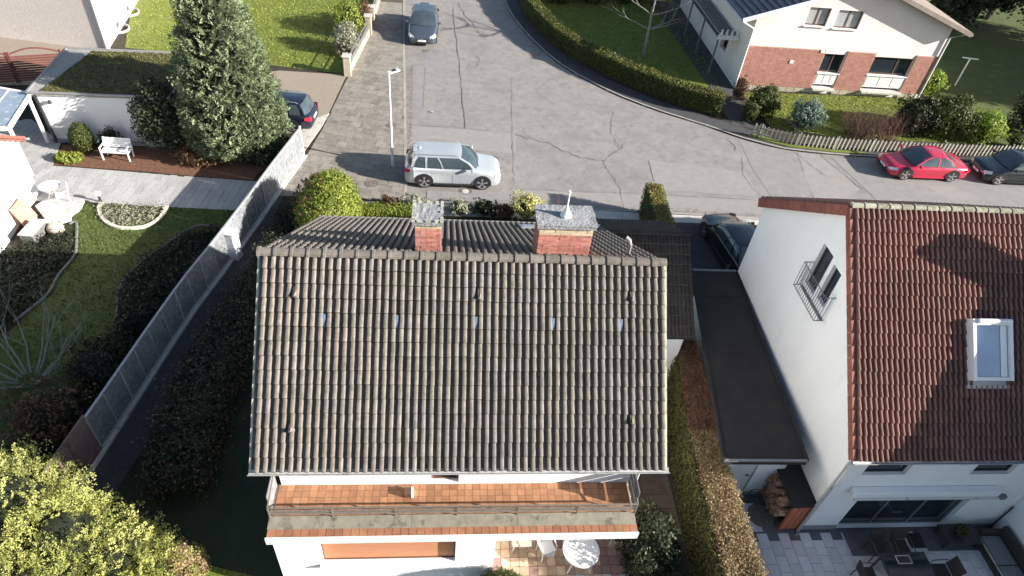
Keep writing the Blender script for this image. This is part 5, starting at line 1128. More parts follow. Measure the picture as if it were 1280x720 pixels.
bd = thing('leaning_board', 'salmon coloured board leaning on the white wall', 'board', (-17.2, 11.6, 0)); mb = MB(); mb.add([(-17.0, 12.0, .0), (-17.0, 11.1, .0), (-17.3, 11.1, .95), (-17.3, 12.0, .95), (-17.03, 12.0, .0), (-17.03, 11.1, .0), (-17.33, 11.1, .95), (-17.33, 12.0, .95)], [(0, 1, 2, 3), (7, 6, 5, 4), (0, 3, 7, 4), (1, 5, 6, 2), (3, 2, 6, 7)]); mb.build('board', 'terracotta', bd)
bx = thing('storage_box', 'grey lidded garden box below the salmon board', 'box', (-16.5, 10.7, 0), rad(-5)); MB().box((-.25, -.5, 0), (.25, .5, .42)).build('body', 'stone_dark', bx, local=True, bevel=.02); MB().box((-.28, -.53, .42), (.28, .53, .48)).build('lid', 'gutter', bx, local=True, bevel=.02)
b_ = blob_core((-15.9, 11.05, .15), (.33, .27, .26), 12); tag(b_.build('boulder', 'boulder', smooth=True), 'pale rounded boulder at the foot of the white step', 'boulder')
bl = thing('path_light', 'white topped bollard light at the board path edge', 'garden light', (-15.0, 13.1, 0)); MB().tube([(-15.0, 13.1, 0), (-15.0, 13.1, .36)], .05, 8).build('post', 'frame_dark', bl); MB().box((-15.09, 13.01, .36), (-14.91, 13.19, .50)).build('lamp', 'lamp_white', bl, bevel=.01)
bn = thing('white_bench', 'white wooden bench in the mulch bed before the white garage', 'bench', (-15.5, 16.35, 0), rad(178))
for k in range(4): MB().box((-.62, -.02-.11*k, .40), (.62, .08-.11*k, .43)).build('seat_slat', 'lamp_white', bn, local=True)
for k in range(5): m = Matrix.Translation((0, -.38, .44)) @ Matrix.Rotation(rad(14), 4, 'X'); MB().box((-.62, -.02, .02+.09*k), (.62, .01, .10+.09*k), m).build('back_slat', 'lamp_white', bn, local=True)
for x in (-.58, .58):
    MB().bar((x, .06, 0), (x, .06, .62), .05).build('leg', 'lamp_white', bn, local=True); MB().bar((x, -.38, 0), (x, -.50, .9), .05).build('leg', 'lamp_white', bn, local=True); MB().bar((x, .08, .63), (x, -.44, .65), .06, .03).build('armrest', 'lamp_white', bn, local=True)
# pebbledash house upper left
h3 = thing('pebbledash_house', 'house with pinkish pebbledash gable and white side wall in the top left corner', 'house', (-25, 35, 0))
w = MB(); wall(w, (-20.05, 27.6), (-.985, .17), (-.17, -.985), 0, 12, 0, 6.6, [(7, 8.2, 1.2, 2.4)], t=.3); w.build('gable_wall', 'rough_wall', h3); w = MB(); wall(w, (-20.05, 27.6), (-.12, .9928), (.9928, .12), .3, 14, 0, 6.6, [(2.6, 3.6, .05, .55), (5.2, 6.2, .05, .55), (8.2, 9.4, .05, .55)], t=.25); w.build('wall', 'white_wall', h3)
for hh in ((2.6, 3.6, .05, .55), (5.2, 6.2, .05, .55), (8.2, 9.4, .05, .55)):
    window(h3, (-20.05, 27.6), (-.12, .9928), (.9928, .12), hh, .1, 'frame_white', name='cellar_window', fw=.05)
for s in (3.1, 5.7, 8.8):
    P0 = Vector((-20.05, 27.6, 0))+Vector((-.12, .9928, 0))*s; o = Vector((.9928, .12, 0)); d = Vector((-.12, .9928, 0)); mb = MB(); A1 = [P0+d*.62*math.cos(a)+o*.5*math.sin(a) for a in np.linspace(0, math.pi, 11)]
    for a, b in zip(A1, A1[1:]): mb.bar(a+Vector((0, 0, .06)), b+Vector((0, 0, .06)), .05, .14)
    mb.build('light_well', 'concrete', h3)
MB().bar((-20.05, 27.57, .1), (-20.05, 27.57, 6.6), .06).build('corner_trim', 'zinc', h3)
MB().prism([(-19.6, 27.1), (-32.2, 29.6), (-34, 42), (-21.2, 41.5)], 6.6, 6.8).build('roof', 'tile_brown', h3)
v_ = Vector((-20.05, 27.6, 0))+Vector((-.985, .17, 0))*2.2; MB().box((v_.x-.09, v_.y-.06, 3.4), (v_.x+.09, v_.y+.02, 3.52)).build('vent_cover', 'frame_dark', h3)
# front wall with pillars top left
fw_ = thing('front_garden_wall', 'low sandstone wall with railing and pillars between the bright lawn and the slab pavement', 'wall', (-6, 31, 0))
W0 = Vector((-6.32, 26.15, 0)); W1 = Vector((-5.72, 32.2, 0)); W2 = Vector((-5.55, 42, 0))
for a, b in ((W0, W1), (W1+Vector((.05, 1.6, 0)), W2)):
    d = (b-a).normalized(); L_ = (b-a).length; k = int(L_/.55)
    for i in range(k):
        for j in range(2): p = a+d*(.25+i*(L_-.5)/k); q_ = a+d*(.25+(i+1)*(L_-.5)/k-.012); MB().bar(p+Vector((0, 0, .12+j*.24)), q_+Vector((0, 0, .12+j*.24)), .2+RND.uniform(-.01, .01), .23).build('stone', 'sandstone', fw_)
    r_ = MB()
    for z in (.62, .95): r_.bar(a+Vector((0, 0, z)), b+Vector((0, 0, z)), .04)
    n_ = int(L_/.16)
    for i in range(n_): p = a+d*(i*L_/n_); r_.bar(p+Vector((0, 0, .5)), p+Vector((0, 0, .95)), .018)
    r_.build('railing', 'frame_grey', fw_)
for p in (W0, W1, W1+Vector((.05, 1.6, 0))): 
    pl_ = MB().box((p.x-.2, p.y-.2, 0), (p.x+.2, p.y+.2, 1.15)).build('pillar', 'sandstone', fw_, bevel=.02); MB().box((p.x-.25, p.y-.25, 1.15), (p.x+.25, p.y+.25, 1.25)).build('cap', 'concrete', pl_, bevel=.02)
# ================================================================== CORNER HOUSE (upper right)
T_ = thing('brick_and_cream_house', 'cream gabled house with brick clad ground floor behind the picket fence', 'house', (23.3, 33, 0))
ty = 27.2; tx0, tx1 = 17.30, 29.5; tt = lambda s: 6.95-.345*abs(s+tx0-23.3)-.10
th_ = [(2.95, 4.25, 4.15, 5.2), (4.75, 6.28, 4.1, 5.15), (4.95, 6.32, .42, 2.55), (8.2, 10.8, .42, 2.55)]
w = MB(); wall(w, (tx0, ty), (1, 0), (0, -1), 0, tx1-tx0, 0, tt, th_, t=.3, cuts=[6.0]); wall(w, (tx0, ty), (0, 1), (-1, 0), .303, 14, 0, tt(0), [(3, 4.2, 1, 2.2)], t=.25); wall(w, (tx1, ty), (0, 1), (1, 0), .303, 14, 0, tt(tx1-tx0), [], t=.25); w.build('wall', 'cream_wall', T_)
for k, hh in enumerate(th_[:2]): window(T_, (tx0, ty), (1, 0), (0, -1), hh, .12, 'frame_brown', 'curtain', fw=.07, mull=((hh[0]+hh[1])/2,), sill=.1)
for hh, lo in ((th_[2], 1.35), (th_[3], 1.40)):
    a, b = hh[0], hh[1]; window(T_, (tx0, ty), (1, 0), (0, -1), (a, b, lo, 2.53), .14, 'frame_brown', 'glass', fw=.07, mull=((a*.35+b*.65),) if b-a > 2 else ((a+b)/2,), sill=.10)
    MB().box((tx0+a+.01, ty-.02, .60), (tx0+b-.01, ty+.12, lo-.05)).build('balcony_panel', 'frame_white', T_); 
    for k in range(3): MB().box((tx0+a+.06+k*(b-a)/3, ty-.035, .68), (tx0+a-.04+(k+1)*(b-a)/3, ty-.021, lo-.12)).build('panel_field', 'door_panel', T_)
    MB().box((tx0+a-.05, ty-.35, .30), (tx0+b+.05, ty-.005, .40)).build('step', 'concrete', T_)
bk = {}
for (a, b) in ((0, 4.93), (6.34, 8.18), (10.82, 12.2)):
    mb = MB(); mr = MB().box((tx0+a+.003, ty-.045, .32), (tx0+b-.003, ty-.004, 2.80)); pn = mr.build('brick_cladding', 'mortar', T_)
    r = 0; z = .33
    while z+.15 < 2.81:
        s = a+.01-(r % 2)*.125
        while s < b:
            q0, q1 = max(s, a+.01), min(s+.24, b-.01)
            if q1-q0 > .05: mb.box((tx0+q0, ty-.062, z+.006), (tx0+q1, ty-.04, z+.148-.008))
            s += .25
        z += .152; r += 1
    q = mb.build('bricks', 'brick_clad', pn); q['kind'] = 'stuff'
    for k in range(int((b-a)/.55)): MB().box((tx0+a+.01+k*.55, ty-.08, .02), (tx0+a+.54+k*.55, ty-.003, .30)).build('plinth_stone', 'sandstone', T_)
for x, z in ((20.3, 1.95), (22.0, 2.7)): MB().box((x-.12, ty-.10, z-.09), (x+.12, ty-.064, z+.09)).build('vent_cover', 'plate', T_)
ur = Vector((.0, 1, 0))
sl_ = .345; rdp = MB(); ulf = Vector((1, 0, sl_)).normalized(); urt = Vector((-1, 0, sl_)).normalized(); Ls = 7.15*math.sqrt(1+sl_**2)
ex0 = 23.3-7.1; ex1 = 23.3+7.1; ez = 6.95-sl_*7.1
roof_deck(rdp, (ex0, 41.4, ez-.04), (0, -1, 0), ulf, 14.8, Ls, .2); roof_deck(rdp, (ex1, 26.6, ez-.04), (0, 1, 0), urt, 14.8, Ls, .2)
tr2 = rdp.build('roof', 'tile_brown', T_)
tile_roof(tr2, (ex1, 26.6, ez-.04), (0, 1, 0), tuple(urt), 45, 20, .33, Ls/20, 2, .04, 'tile_brown', singles=140)
tile_roof(tr2, (ex0, 41.4, ez-.04), (0, -1, 0), tuple(ulf), 45, 20, .33, Ls/20, 2, .04, 'tile_slate', singles=0, name='slate_tile')
for s, u_, x_ in ((-1, ulf, ex0), (1, urt, ex1)): MB().bar(Vector((x_, 26.57, ez-.08)), Vector((x_, 26.57, ez-.08))+u_*Ls, .05, .24).build('verge_board', 'frame_white' if s < 0 else 'tile_brown', tr2)
gutter(T_, (ex0-.07, 26.6, ez-.08), (ex0-.07, 41, ez-.08), .08, 'frame_white'); gutter(T_, (ex1+.07, 26.6, ez-.08), (ex1+.07, 41, ez-.08), .08)
MB().tube([(ex0-.07, 26.9, ez-.15), (tx0-.06, 27.1, ez-.7), (tx0-.06, 27.1, .05)], .05, 7).build('downpipe', 'frame_white', T_); MB().tube([(ex1+.05, 26.9, ez-.15), (tx1+.06, 27.1, ez-.5), (tx1+.06, 27.1, .05)], .05, 7).build('downpipe', 'frame_white', T_)
po = MB().box((16.0, 28.9, 2.45), (17.29, 38, 2.55)).build('porch_roof', 'tile_slate', T_)
for k in range(6): MB().bar((16.15+k*.2, 28.8, 2.62), (16.15+k*.2, 38, 2.62), .05, .09).build('roof_batten', 'zinc', po)
MB().box((15.95, 28.75, 2.40), (17.28, 28.88, 2.66)).build('porch_beam', 'frame_white', T_)
for k in range(4): MB().lathe((16.12+k*.33, 28.8, 2.67), [(.07, 0), (.09, .12), (.05, .2), (.06, .34)], 8).build('white_pot', 'lamp_white', T_)
for y in (28.9, 32, 35): MB().bar((16.05, y, 0), (16.05, y, 2.45), .09).build('porch_post', 'frame_grey', T_)
struct('entrance_path', MB().sheet([(15.7, 22.6), (16.9, 22.1), (17.25, 27), (17.25, 42), (14.9, 42), (15.6, 29)], .012), 'asphalt_dark')
for k in range(3): tag(MB().box((15.4+k*.05, 24.9+k*.42, .012), (16.1+k*.05, 25.22+k*.42, .05)).build('stepping_slab', 'slab'), 'pale stepping slab between bright lawn wedge and dark entrance path', 'stepping stone', 'stepping slabs by the entrance path')
gp_ = thing('clothes_pole', 'pale T shaped washing line pole in the shaded lawn right of the cream house', 'washing pole', (33.6, 29.5, 0)); MB().bar((33.6, 29.5, 0), (33.6, 29.5, 1.9), .07).build('post', 'lamp_white', gp_); MB().bar((33.1, 29.6, 1.9), (34.1, 29.4, 1.9), .06).build('crossbar', 'lamp_white', gp_)
# picket fence
PF = thing('picket_fence', 'weathered pale picket fence curving along the road before the cream house', 'fence', (24, 20.2, 0))
pl0 = [(16.5, 21.45), (17.3, 20.95), (18.6, 20.5), (20.2, 20.3), (22.5, 20.2), (26, 20.15), (30, 20.25), (37, 20.7)]; pl1 = smooth_line(pl0, 8); cm = [0]
for a, b in zip(pl1, pl1[1:]): cm.append(cm[-1]+(b-a).length)
def ppt(s): i = min(max(k for k in range(len(cm)) if cm[k] <= s), len(cm)-2); return pl1[i].lerp(pl1[i+1], (s-cm[i])/(cm[i+1]-cm[i])), (pl1[i+1]-pl1[i]).normalized()
s = .05
while s < cm[-1]-.1:
    p, d = ppt(s); nn = Vector((d.y, -d.x, 0)); hh = .78+RND.uniform(-.02, .02); w_ = .036; o = p+nn*.03; tl = RND.uniform(-.015, .015); mb = MB()
    pr_ = [(-w_, .06), (w_, .06), (w_+tl, hh-.06), (tl, hh), (-w_+tl, hh-.06)]
    vs = [o+d*a+Vector((0, 0, z)) for a, z in pr_]+[o+nn*.022+d*a+Vector((0, 0, z)) for a, z in pr_]
    mb.add(vs, [(4, 3, 2, 1, 0), (5, 6, 7, 8, 9)]+[(k, (k+1) % 5, 5+(k+1) % 5, 5+k) for k in range(5)]); mb.build('picket', 'picket', PF); s += .235
for z in (.22, .60):
    mb = MB()
    for a, b in zip(pl1, pl1[1:]): mb.bar(a+Vector((0, 0, z)), b+Vector((0, 0, z)), .035, .06)
    mb.build('rail', 'bark_grey', PF)
s = .4
while s < cm[-1]: p, d = ppt(s); MB().bar(p, p+Vector((0, 0, .8)), .08).build('post', 'bark_grey', PF); s += 2.1

# ================================================================== VEGETATION
t = thing('tall_conifer', 'tall dense blue green conifer rising past the top edge beside the driveway', 'tree', (-10.4, 17.8, 0))
MB().tube([(-10.4, 17.8, 0), (-10.4, 17.8, 4), (-10.4, 17.8, 9.8)], [.2, .14, .03], 8).build('trunk', 'bark', t)
P0, N0 = cone_pts((-10.45, 17.8, 0), 2.55, 10.6, 5200, .35, .85, .16, .22); sprays('crown', P0[:4600], N0[:4600], 26, .42, .17, .15, .085, 'leaf_conifer', t)
mb = MB(); mb.lathe((-10.45, 17.8, 0), [(.5, .5), (1.7, .9), (1.75, 2), (1.3, 4.5), (.75, 7.5), (.05, 10)], 14); mb.build('branch_mass', 'core', t, smooth=True)
shrub('dark_yew', 'dark ragged yew leaning over the mossy garage roof edge beside the tall conifer', 'shrub', (-13.4, 17.1, 1.75), (1.05, .85, 1.75), 'leaf_yew', 9000, .11, 9, lumps=.3, low=-.8)
shrub('dark_yew', 'low dark shrub at the foot of the tall conifer by the fence end', 'shrub', (-8.9, 17.0, .45), (1.1, 1.2, .6), 'leaf_dark', 5000, .11, 8, lumps=.35, low=-.5)
shrub('rust_shrub', 'rusty leafed low shrub in the mulch beneath the dark yew', 'shrub', (-11.9, 16.6, .3), (1.3, .7, .42), 'leaf_brown', 3500, .10, 7, core='core_brown', lumps=.35, low=-.3)
shrub('clipped_ball', 'clipped dark egg shaped shrub at the left of the white garage wall', 'shrub', (-17.15, 17.1, .62), (.46, .46, .72), 'leaf_hedge', 6000, .06, 6, lumps=.04, low=-.9, inner=.1)
shrub('loose_shrub', 'small loose shrub between clipped ball and white bench', 'shrub', (-16.0, 17.25, .45), (.5, .35, .6), 'leaf_dark', 1000, .10, 6, lumps=.4, low=-.6)
shrub('bed_cushion', 'small yellow green cushion plants at the left corner of the bench bed', 'plant', (-17.55, 16.15, .12), (.65, .35, .22), 'leaf_bush', 1600, .07, 6, lumps=.3)
# bush by main house
shrub('rounded_bush', 'big rounded yellow green bush at the back left corner of the tiled roof', 'bush', (-5.25, 11.55, 1.05), (1.15, 2.05, 1.35), 'leaf_bush', 30000, .085, 9, lumps=.05, low=-.75, inner=.12)
bz = bpy.data.objects['rounded_bush']; pb, nb = ell_pts((-5.55, 11.5, 1.05), (1.12, 2.0, 1.36), 420, .06, -.3, .05); sprays('bare_twigs', pb, nb, 16, .16, .06, .2, .06, 'leaf_brown', bz)
# front garden
def stuff_leaves(name, poly, n, z, size, matn, label, cat, per=8, spread=.12):
    xs = [p[0] for p in poly]; ys = [p[1] for p in poly]; out = []
    while len(out) < n:
        x, y = RND.uniform(min(xs), max(xs)), RND.uniform(min(ys), max(ys))
        if pip(x, y, poly): out.append((x, y, RND.uniform(.05, z)*(0.6+.4*math.sin(x*3.1)*math.cos(y*2.7))))
    C = np.array(out); Nn = np.tile([0, 0, 1.], (n, 1)); C, Nn = clumped(C, Nn, per, spread, 1.0); C[:, 2] = np.maximum(C[:, 2], .02)
    return tag(link(name, leaf_mesh(name, C, Nn, size, matn, aspect=.5), None), label, cat, kind='stuff')
t = thing('low_box_hedge', 'low clipped yellow green hedge in front of the roof beside the small chimney', 'hedge', (-3.2, 12.6, 0)); L_ = [(-4.2, 12.6), (-.9, 12.75)]
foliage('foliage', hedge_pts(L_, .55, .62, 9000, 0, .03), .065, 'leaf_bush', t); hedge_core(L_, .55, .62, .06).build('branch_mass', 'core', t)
kw = thing('front_wall', 'low pale stone border wall of the front garden beside the pavement', 'wall', (-1, 13.6, 0))
x = -4.7
while x < 2.6: w_ = RND.uniform(.3, .55); MB().box((x+.01, 13.32+RND.uniform(-.02, .02), 0), (x+w_, 13.50, .22+RND.uniform(-.04, .04))).build('stone', 'stone', kw); x += w_+.02
for i, (x, y, r, z, m, lb) in enumerate([(-2.9, 13.1, .45, .4, 'leaf_brown', 'low brown shrub in the front garden behind the pale border wall'), (-1.9, 13.15, .5, .42, 'leaf_pale', 'pale low shrub just left of the small chimney'), (.1, 13.1, .5, .4, 'leaf_pale', 'pale variegated shrub just right of the small chimney'), (1.2, 13.05, .55, .38, 'leaf_dark', 'dark low shrub midway between both chimneys'), (3.0, 12.7, .72, .75, 'leaf_yellow', 'loose pale yellow shrub left of the big chimney'), (2.1, 12.8, .5, .4, 'leaf_brown', 'brownish shrub left of the pale yellow shrub')]):
    shrub('front_shrub' if i != 4 else 'yellow_shrub', lb, 'shrub', (x, y, z), (r, r*.8, z*.95), m, 2600 if i == 4 else 1500, .09, 7, lumps=.4, low=-.5, inner=.5)
mb = MB()
for k in range(9): branchy(mb, (4.6+RND.uniform(-.2, .2), 13.1+RND.uniform(-.1, .1), 0), (RND.uniform(-.5, .5), RND.uniform(-.3, .6), 1), .8, .014, 1, .6)
tag(mb.build('twiggy_shrub', 'bark_red'), 'leafless twiggy shrub behind the big chimney at the pavement', 'shrub')
# hedge block right of the big chimney
t = thing('hedge_block', 'narrow clipped hedge block with orange tinted top at the street right of the big chimney', 'hedge', (8.75, 11.5, 0)); L_ = [(8.55, 8.8), (8.75, 13.75)]
foliage('foliage', hedge_pts(L_, .78, 1.55, 22000, 0, .02), .06, 'leaf_hedge', t); foliage('sunlit_top_foliage', hedge_pts(L_, .70, 1.58, 5000, 0, .02, top_only=True), .06, 'leaf_hedge_sunlit', t); foliage('top_growth', hedge_pts(L_, .45, 1.60, 2500, 0, .02, top_only=True), .055, 'leaf_brown', t); hedge_core(L_, .78, 1.55, .08).build('branch_mass', 'core', t)  # lighter top leaves paint the sunlit top against dark sides
# long privet hedge between the houses
t = thing('tall_privet_hedge', 'long tall privet hedge with brown top running between patio and black garage', 'hedge', (7.2, 0, 0)); L_ = [(7.60, 4.6), (7.42, 2.5), (7.15, 0), (7.07, -1.5), (7.0, -3.8), (7.0, -6.5)]; W_ = [.75, .85, .98, 1.05, 1.2, 1.2]; hgt = 1.8
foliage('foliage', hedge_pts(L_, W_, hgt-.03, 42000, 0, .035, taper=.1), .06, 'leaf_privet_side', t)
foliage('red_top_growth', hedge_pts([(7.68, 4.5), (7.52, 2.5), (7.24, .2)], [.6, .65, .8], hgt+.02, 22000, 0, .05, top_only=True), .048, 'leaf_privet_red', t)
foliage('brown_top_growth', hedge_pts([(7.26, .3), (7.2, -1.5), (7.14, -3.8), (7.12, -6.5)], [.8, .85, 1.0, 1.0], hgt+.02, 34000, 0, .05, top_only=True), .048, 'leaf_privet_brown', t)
foliage('side_growth', hedge_pts([(7.45, -.8), (7.48, -2.5), (7.45, -6.5)], .3, hgt-.05, 16000, .3, .06), .05, 'leaf_privet_brown', t)
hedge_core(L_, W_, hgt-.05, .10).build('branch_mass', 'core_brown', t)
# curved corner hedge
t = thing('curved_hedge', 'long clipped hedge curving along the corner pavement', 'hedge', (9, 30, 0))
L_ = [(5.4, 41), (5.0, 39.5), (5.55, 36), (7.0, 31.7), (9.2, 28.6), (11.5, 26.3), (13.6, 24.6), (15.3, 23.7)]; L_ = [tuple(p[:2]) for p in smooth_line(L_, 4)]
foliage('foliage', hedge_pts(L_, .85, 1.15, 60000, 0, .035), .09, 'leaf_hedge', t); foliage('sunlit_top_foliage', hedge_pts(L_, .8, 1.17, 8000, 0, .04, top_only=True), .09, 'leaf_curved_hedge_sunlit', t); hedge_core(L_, .85, 1.15, .1).build('branch_mass', 'core', t)  # lit top and dark sides painted with two leaf colours
# bare tree in corner garden
def bare_tree(name, label, base, h, limbs, matn, seed, L0=1.6, r0=.09, depth=2, upw=.1, tilt=.25, cat='tree'):
    rg = random.Random(seed); t = thing(name, label, cat, (base[0], base[1], 0)); mb = MB(); p = Vector(base); pts = [p]
    for i in range(5): p = p+Vector((rg.uniform(-.06, .06), rg.uniform(-.06, .06), h/5)); pts.append(p)
    mb.tube(pts, [r0*(1-.12*i) for i in range(6)], 8); mb.build('trunk', matn, t, smooth=True); mb = MB()
    for k in range(limbs):
        a = k*2.4+rg.uniform(-.3, .3); i = 2+(k % 4); branchy(mb, pts[i], (math.cos(a), math.sin(a), tilt), L0*rg.uniform(.7, 1.1), r0*.42, depth, .5, upw, rg, 3)
    mb.build('limbs', matn, t, smooth=True); return t
bare_tree('bare_tree', 'bare pruned tree with pale branches in the shaded corner garden', (12.3, 31.3, 0), 4.6, 9, 'bark_pale', 4, 1.9, .11)
# dark mass behind corner garden
for k, (x, y, r, z) in enumerate([(7.6, 40.5, 1.2, 1.3), (9.8, 41, 1.4, 1.7), (12.3, 41.5, 1.6, 2.0), (14.6, 42, 1.5, 1.8)]):
    shrub('dark_evergreen', ['dark evergreen shrub behind the near end of the curved hedge at the top edge', 'second dark evergreen from the curved hedge at the top edge', 'large dark evergreen behind the bare tree', 'dark evergreen beside the porch of the cream house'][k], 'shrub', (x, y, z*.9), (r, r*.8, z), 'leaf_yew', 5000, .16, 8, lumps=.3, low=-.8)
# shrubs before the cream house
for (x, y, r, ry_, z, m, n, lf, lb) in [(17.9, 24.0, .85, .8, .95, 'leaf_hedge', 6000, .10, 'round dark green shrub at the brick corner beside the entrance path'), (19.95, 22.5, .95, .75, .95, 'leaf_blue', 5000, .11, 'silvery blue green shrub before the brick wall'),
        (26.6, 22.6, 1.2, .95, 1.2, 'leaf_dark', 8000, .12, 'dark spreading evergreen behind the fence right of the brown twigs'), (28.5, 22.5, 1.5, 1.0, 1.35, 'leaf_hedge', 10000, .12, 'largest dark evergreen behind the red coupe'), (30.6, 22.0, 1.0, .9, 1.05, 'leaf_bright', 5000, .11, 'bright green shrub behind the red coupe tail'),
        (31.0, 28.4, .75, .9, .8, 'leaf_bright', 3000, .11, 'small bright shrub at the right corner of the cream house'), (34.6, 23.2, 1.3, 1.2, 1.5, 'leaf_dark', 7000, .13, 'dark shrub at the right edge behind the black car'), (32.4, 21.3, .5, .45, .5, 'leaf_hedge', 1800, .09, 'small green shrub at the picket fence behind the black car'), (16.85, 23.1, .35, .5, .6, 'leaf_hedge', 1800, .08, 'narrow green shrub at the left end of the picket fence')]:
    shrub('garden_shrub', lb, 'shrub', (x, y, z*.85), (r, ry_, z), m, n, lf, 8, lumps=.32, low=-.8, inner=.35)
shrub('red_shrub', 'narrow red leafed shrub at the left corner of the brick wall', 'shrub', (16.95, 25.6, .7), (.35, .5, .75), 'leaf_brown', 2400, .09, 7, core='core_brown', lumps=.3, low=-.8)
for k, (x, y) in enumerate([(22.8, 21.7), (24.4, 21.6)]):
    mb = MB(); rg = random.Random(30+k)
    for q in range(46): branchy(mb, (x+rg.uniform(-.8, .8), y+rg.uniform(-.4, .5), 0), (rg.uniform(-.8, .8), rg.uniform(-.6, .6), .9), 1.0, .026, 2, .7, .2, rg, 3)
    tag(mb.build('bare_shrub', 'bark_red'), ['reddish leafless shrub behind the pickets left of the red coupe', 'reddish leafless shrub just left of the dark evergreens'][k], 'shrub')
for k, (x, y, h_) in enumerate([(51, 25.0, 11), (54, 29.5, 12), (52, 34, 11), (40, 41, 5), (44.5, 43, 6), (47, 39.5, 6)]):
    t = thing('background_tree', ['tall tree beyond the right edge shading the east lawn, nearest the road', 'tall tree beyond the right edge shading the east lawn, middle one', 'tall tree beyond the right edge shading the east lawn, farthest', 'dark brownish tree at the top edge right of the cream roof', 'dark brownish tree in the top right corner', 'dark tree at the right edge below the top corner'][k], 'tree', (x, y, 0))
    MB().tube([(x, y, 0), (x, y, h_*.7)], [.25, .1], 7).build('trunk', 'bark', t); p, nn = ell_pts((x, y, h_*.55), (3.0 if k < 3 else 2.0, 3.0 if k < 3 else 1.8, h_*.45), 900, .25, -.8, .3); foliage('crown', clumped(p, nn, 9, .35), .3, 'leaf_dark', t); blob_core((x, y, h_*.55), (2.0 if k < 3 else 1.2, 2.0 if k < 3 else 1.2, h_*.33)).build('branch_mass', 'core', t)
# top left shrubs behind wall
shrub('pale_shrub', 'pale variegated shrub behind the sandstone wall on the bright lawn', 'shrub', (-6.75, 29.3, .8), (.75, .9, .95), 'leaf_pale', 5000, .10, 8, lumps=.25, low=-.8)
shrub('green_shrub', 'yellow green shrub behind the pale shrub at the top edge', 'shrub', (-6.9, 32.2, .9), (.9, 1.2, 1.0), 'leaf_bush', 4500, .11, 8, lumps=.3, low=-.8)
shrub('red_brown_shrub', 'red brown shrub by the railing at the top edge', 'shrub', (-6.1, 33.2, .7), (.45, 1.4, .8), 'leaf_brown', 3000, .10, 8, lumps=.3, low=-.8)
# big yellow-green thuja lower left
t = thing('golden_thuja', 'big sunlit yellow green thuja filling the lower left corner', 'tree', (-9.5, -3.2, 0))
allp = []; alln = []
for c, r, h_, n in (((-10.6, -2.7, 0), 1.65, 4.3, 900), ((-9.2, -3.15, 0), 1.35, 3.5, 700), ((-11.6, -3.7, 0), 1.6, 4.2, 600), ((-8.1, -3.35, 0), 1.15, 2.6, 520), ((-7.35, -3.5, 0), .85, 1.9, 320), ((-9.6, -4.4, 0), 1.6, 3.6, 700)):
    p, nn = ell_pts((c[0], c[1], h_*.5), (r, r, h_*.5), n, .16, -.5, .25); allp.append(p); alln.append(nn)
    MB().tube([(c[0], c[1], 0), (c[0], c[1], h_*.8)], [.1, .03], 6).build('trunk', 'bark', t); blob_core((c[0], c[1], h_*.46), (r*.72, r*.72, h_*.4)).build('branch_mass', 'core', t, smooth=True)
Cc = np.concatenate(allp); Cn = np.concatenate(alln)
sprays('crown', Cc, Cn, 42, .40, .15, .8, .038, 'leaf_thuja', t, aspect=.7)
p, nn = ell_pts((-6.9, -3.3, .6), (.6, .6, .85), 500, .15, -.4); shrub('fading_shrub', 'part brown shrub at the right end of the big yellow green thuja', 'shrub', (-7.0, -3.0, .6), (.62, .62, .85), 'leaf_privet_brown', 7000, .065, 9, lumps=.15, low=-.7)
# ball by the balcony
shrub('clipped_ball', 'clipped green ball at the lower edge in front of the white wall', 'shrub', (1.05, -4.15, 1.02), (.68, .66, .92), 'leaf_hedge', 20000, .045, 8, lumps=.03, low=-.9, inner=.08)
shrub('patio_shrub', 'dark leafy shrub right of the patio under the roof corner', 'shrub', (5.2, -2.7, .8), (.75, .95, .95), 'leaf_dark', 6500, .085, 7, lumps=.35, low=-.7, inner=.4)
# shaded hedgerow right of the lane and beds left of the fence
hr = [(-6.9, 12.3), (-7.05, 10.2), (-7.15, 8), (-7.5, 5.5), (-7.8, 3.2), (-7.9, 1.2), (-7.7, -.8)]
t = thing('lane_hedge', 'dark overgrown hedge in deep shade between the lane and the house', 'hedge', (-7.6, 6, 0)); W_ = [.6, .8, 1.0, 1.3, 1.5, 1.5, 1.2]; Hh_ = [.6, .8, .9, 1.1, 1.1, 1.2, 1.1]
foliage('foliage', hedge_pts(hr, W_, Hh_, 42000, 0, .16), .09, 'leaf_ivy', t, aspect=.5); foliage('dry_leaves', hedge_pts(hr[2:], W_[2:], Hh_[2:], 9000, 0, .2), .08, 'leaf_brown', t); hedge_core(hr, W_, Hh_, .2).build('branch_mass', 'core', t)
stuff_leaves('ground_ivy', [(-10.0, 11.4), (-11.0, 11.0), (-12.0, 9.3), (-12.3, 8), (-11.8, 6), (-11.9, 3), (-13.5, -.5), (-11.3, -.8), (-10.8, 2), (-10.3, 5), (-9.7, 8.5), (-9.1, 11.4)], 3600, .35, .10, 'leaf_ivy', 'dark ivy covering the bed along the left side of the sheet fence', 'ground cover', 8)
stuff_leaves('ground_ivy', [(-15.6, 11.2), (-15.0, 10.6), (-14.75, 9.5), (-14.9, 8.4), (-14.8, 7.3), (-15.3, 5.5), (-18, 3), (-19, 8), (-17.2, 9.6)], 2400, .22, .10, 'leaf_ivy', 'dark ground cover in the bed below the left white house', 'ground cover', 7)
stuff_leaves('bed_plants', [(-14.85, 12.8), (-14.8, 12.2), (-14.3, 11.8), (-13.6, 11.5), (-12.8, 11.6), (-12.4, 12.2), (-12.4, 12.8)], 420, .14, .08, 'leaf_pale', 'low mottled plants inside the stone half circle', 'plants', 7)
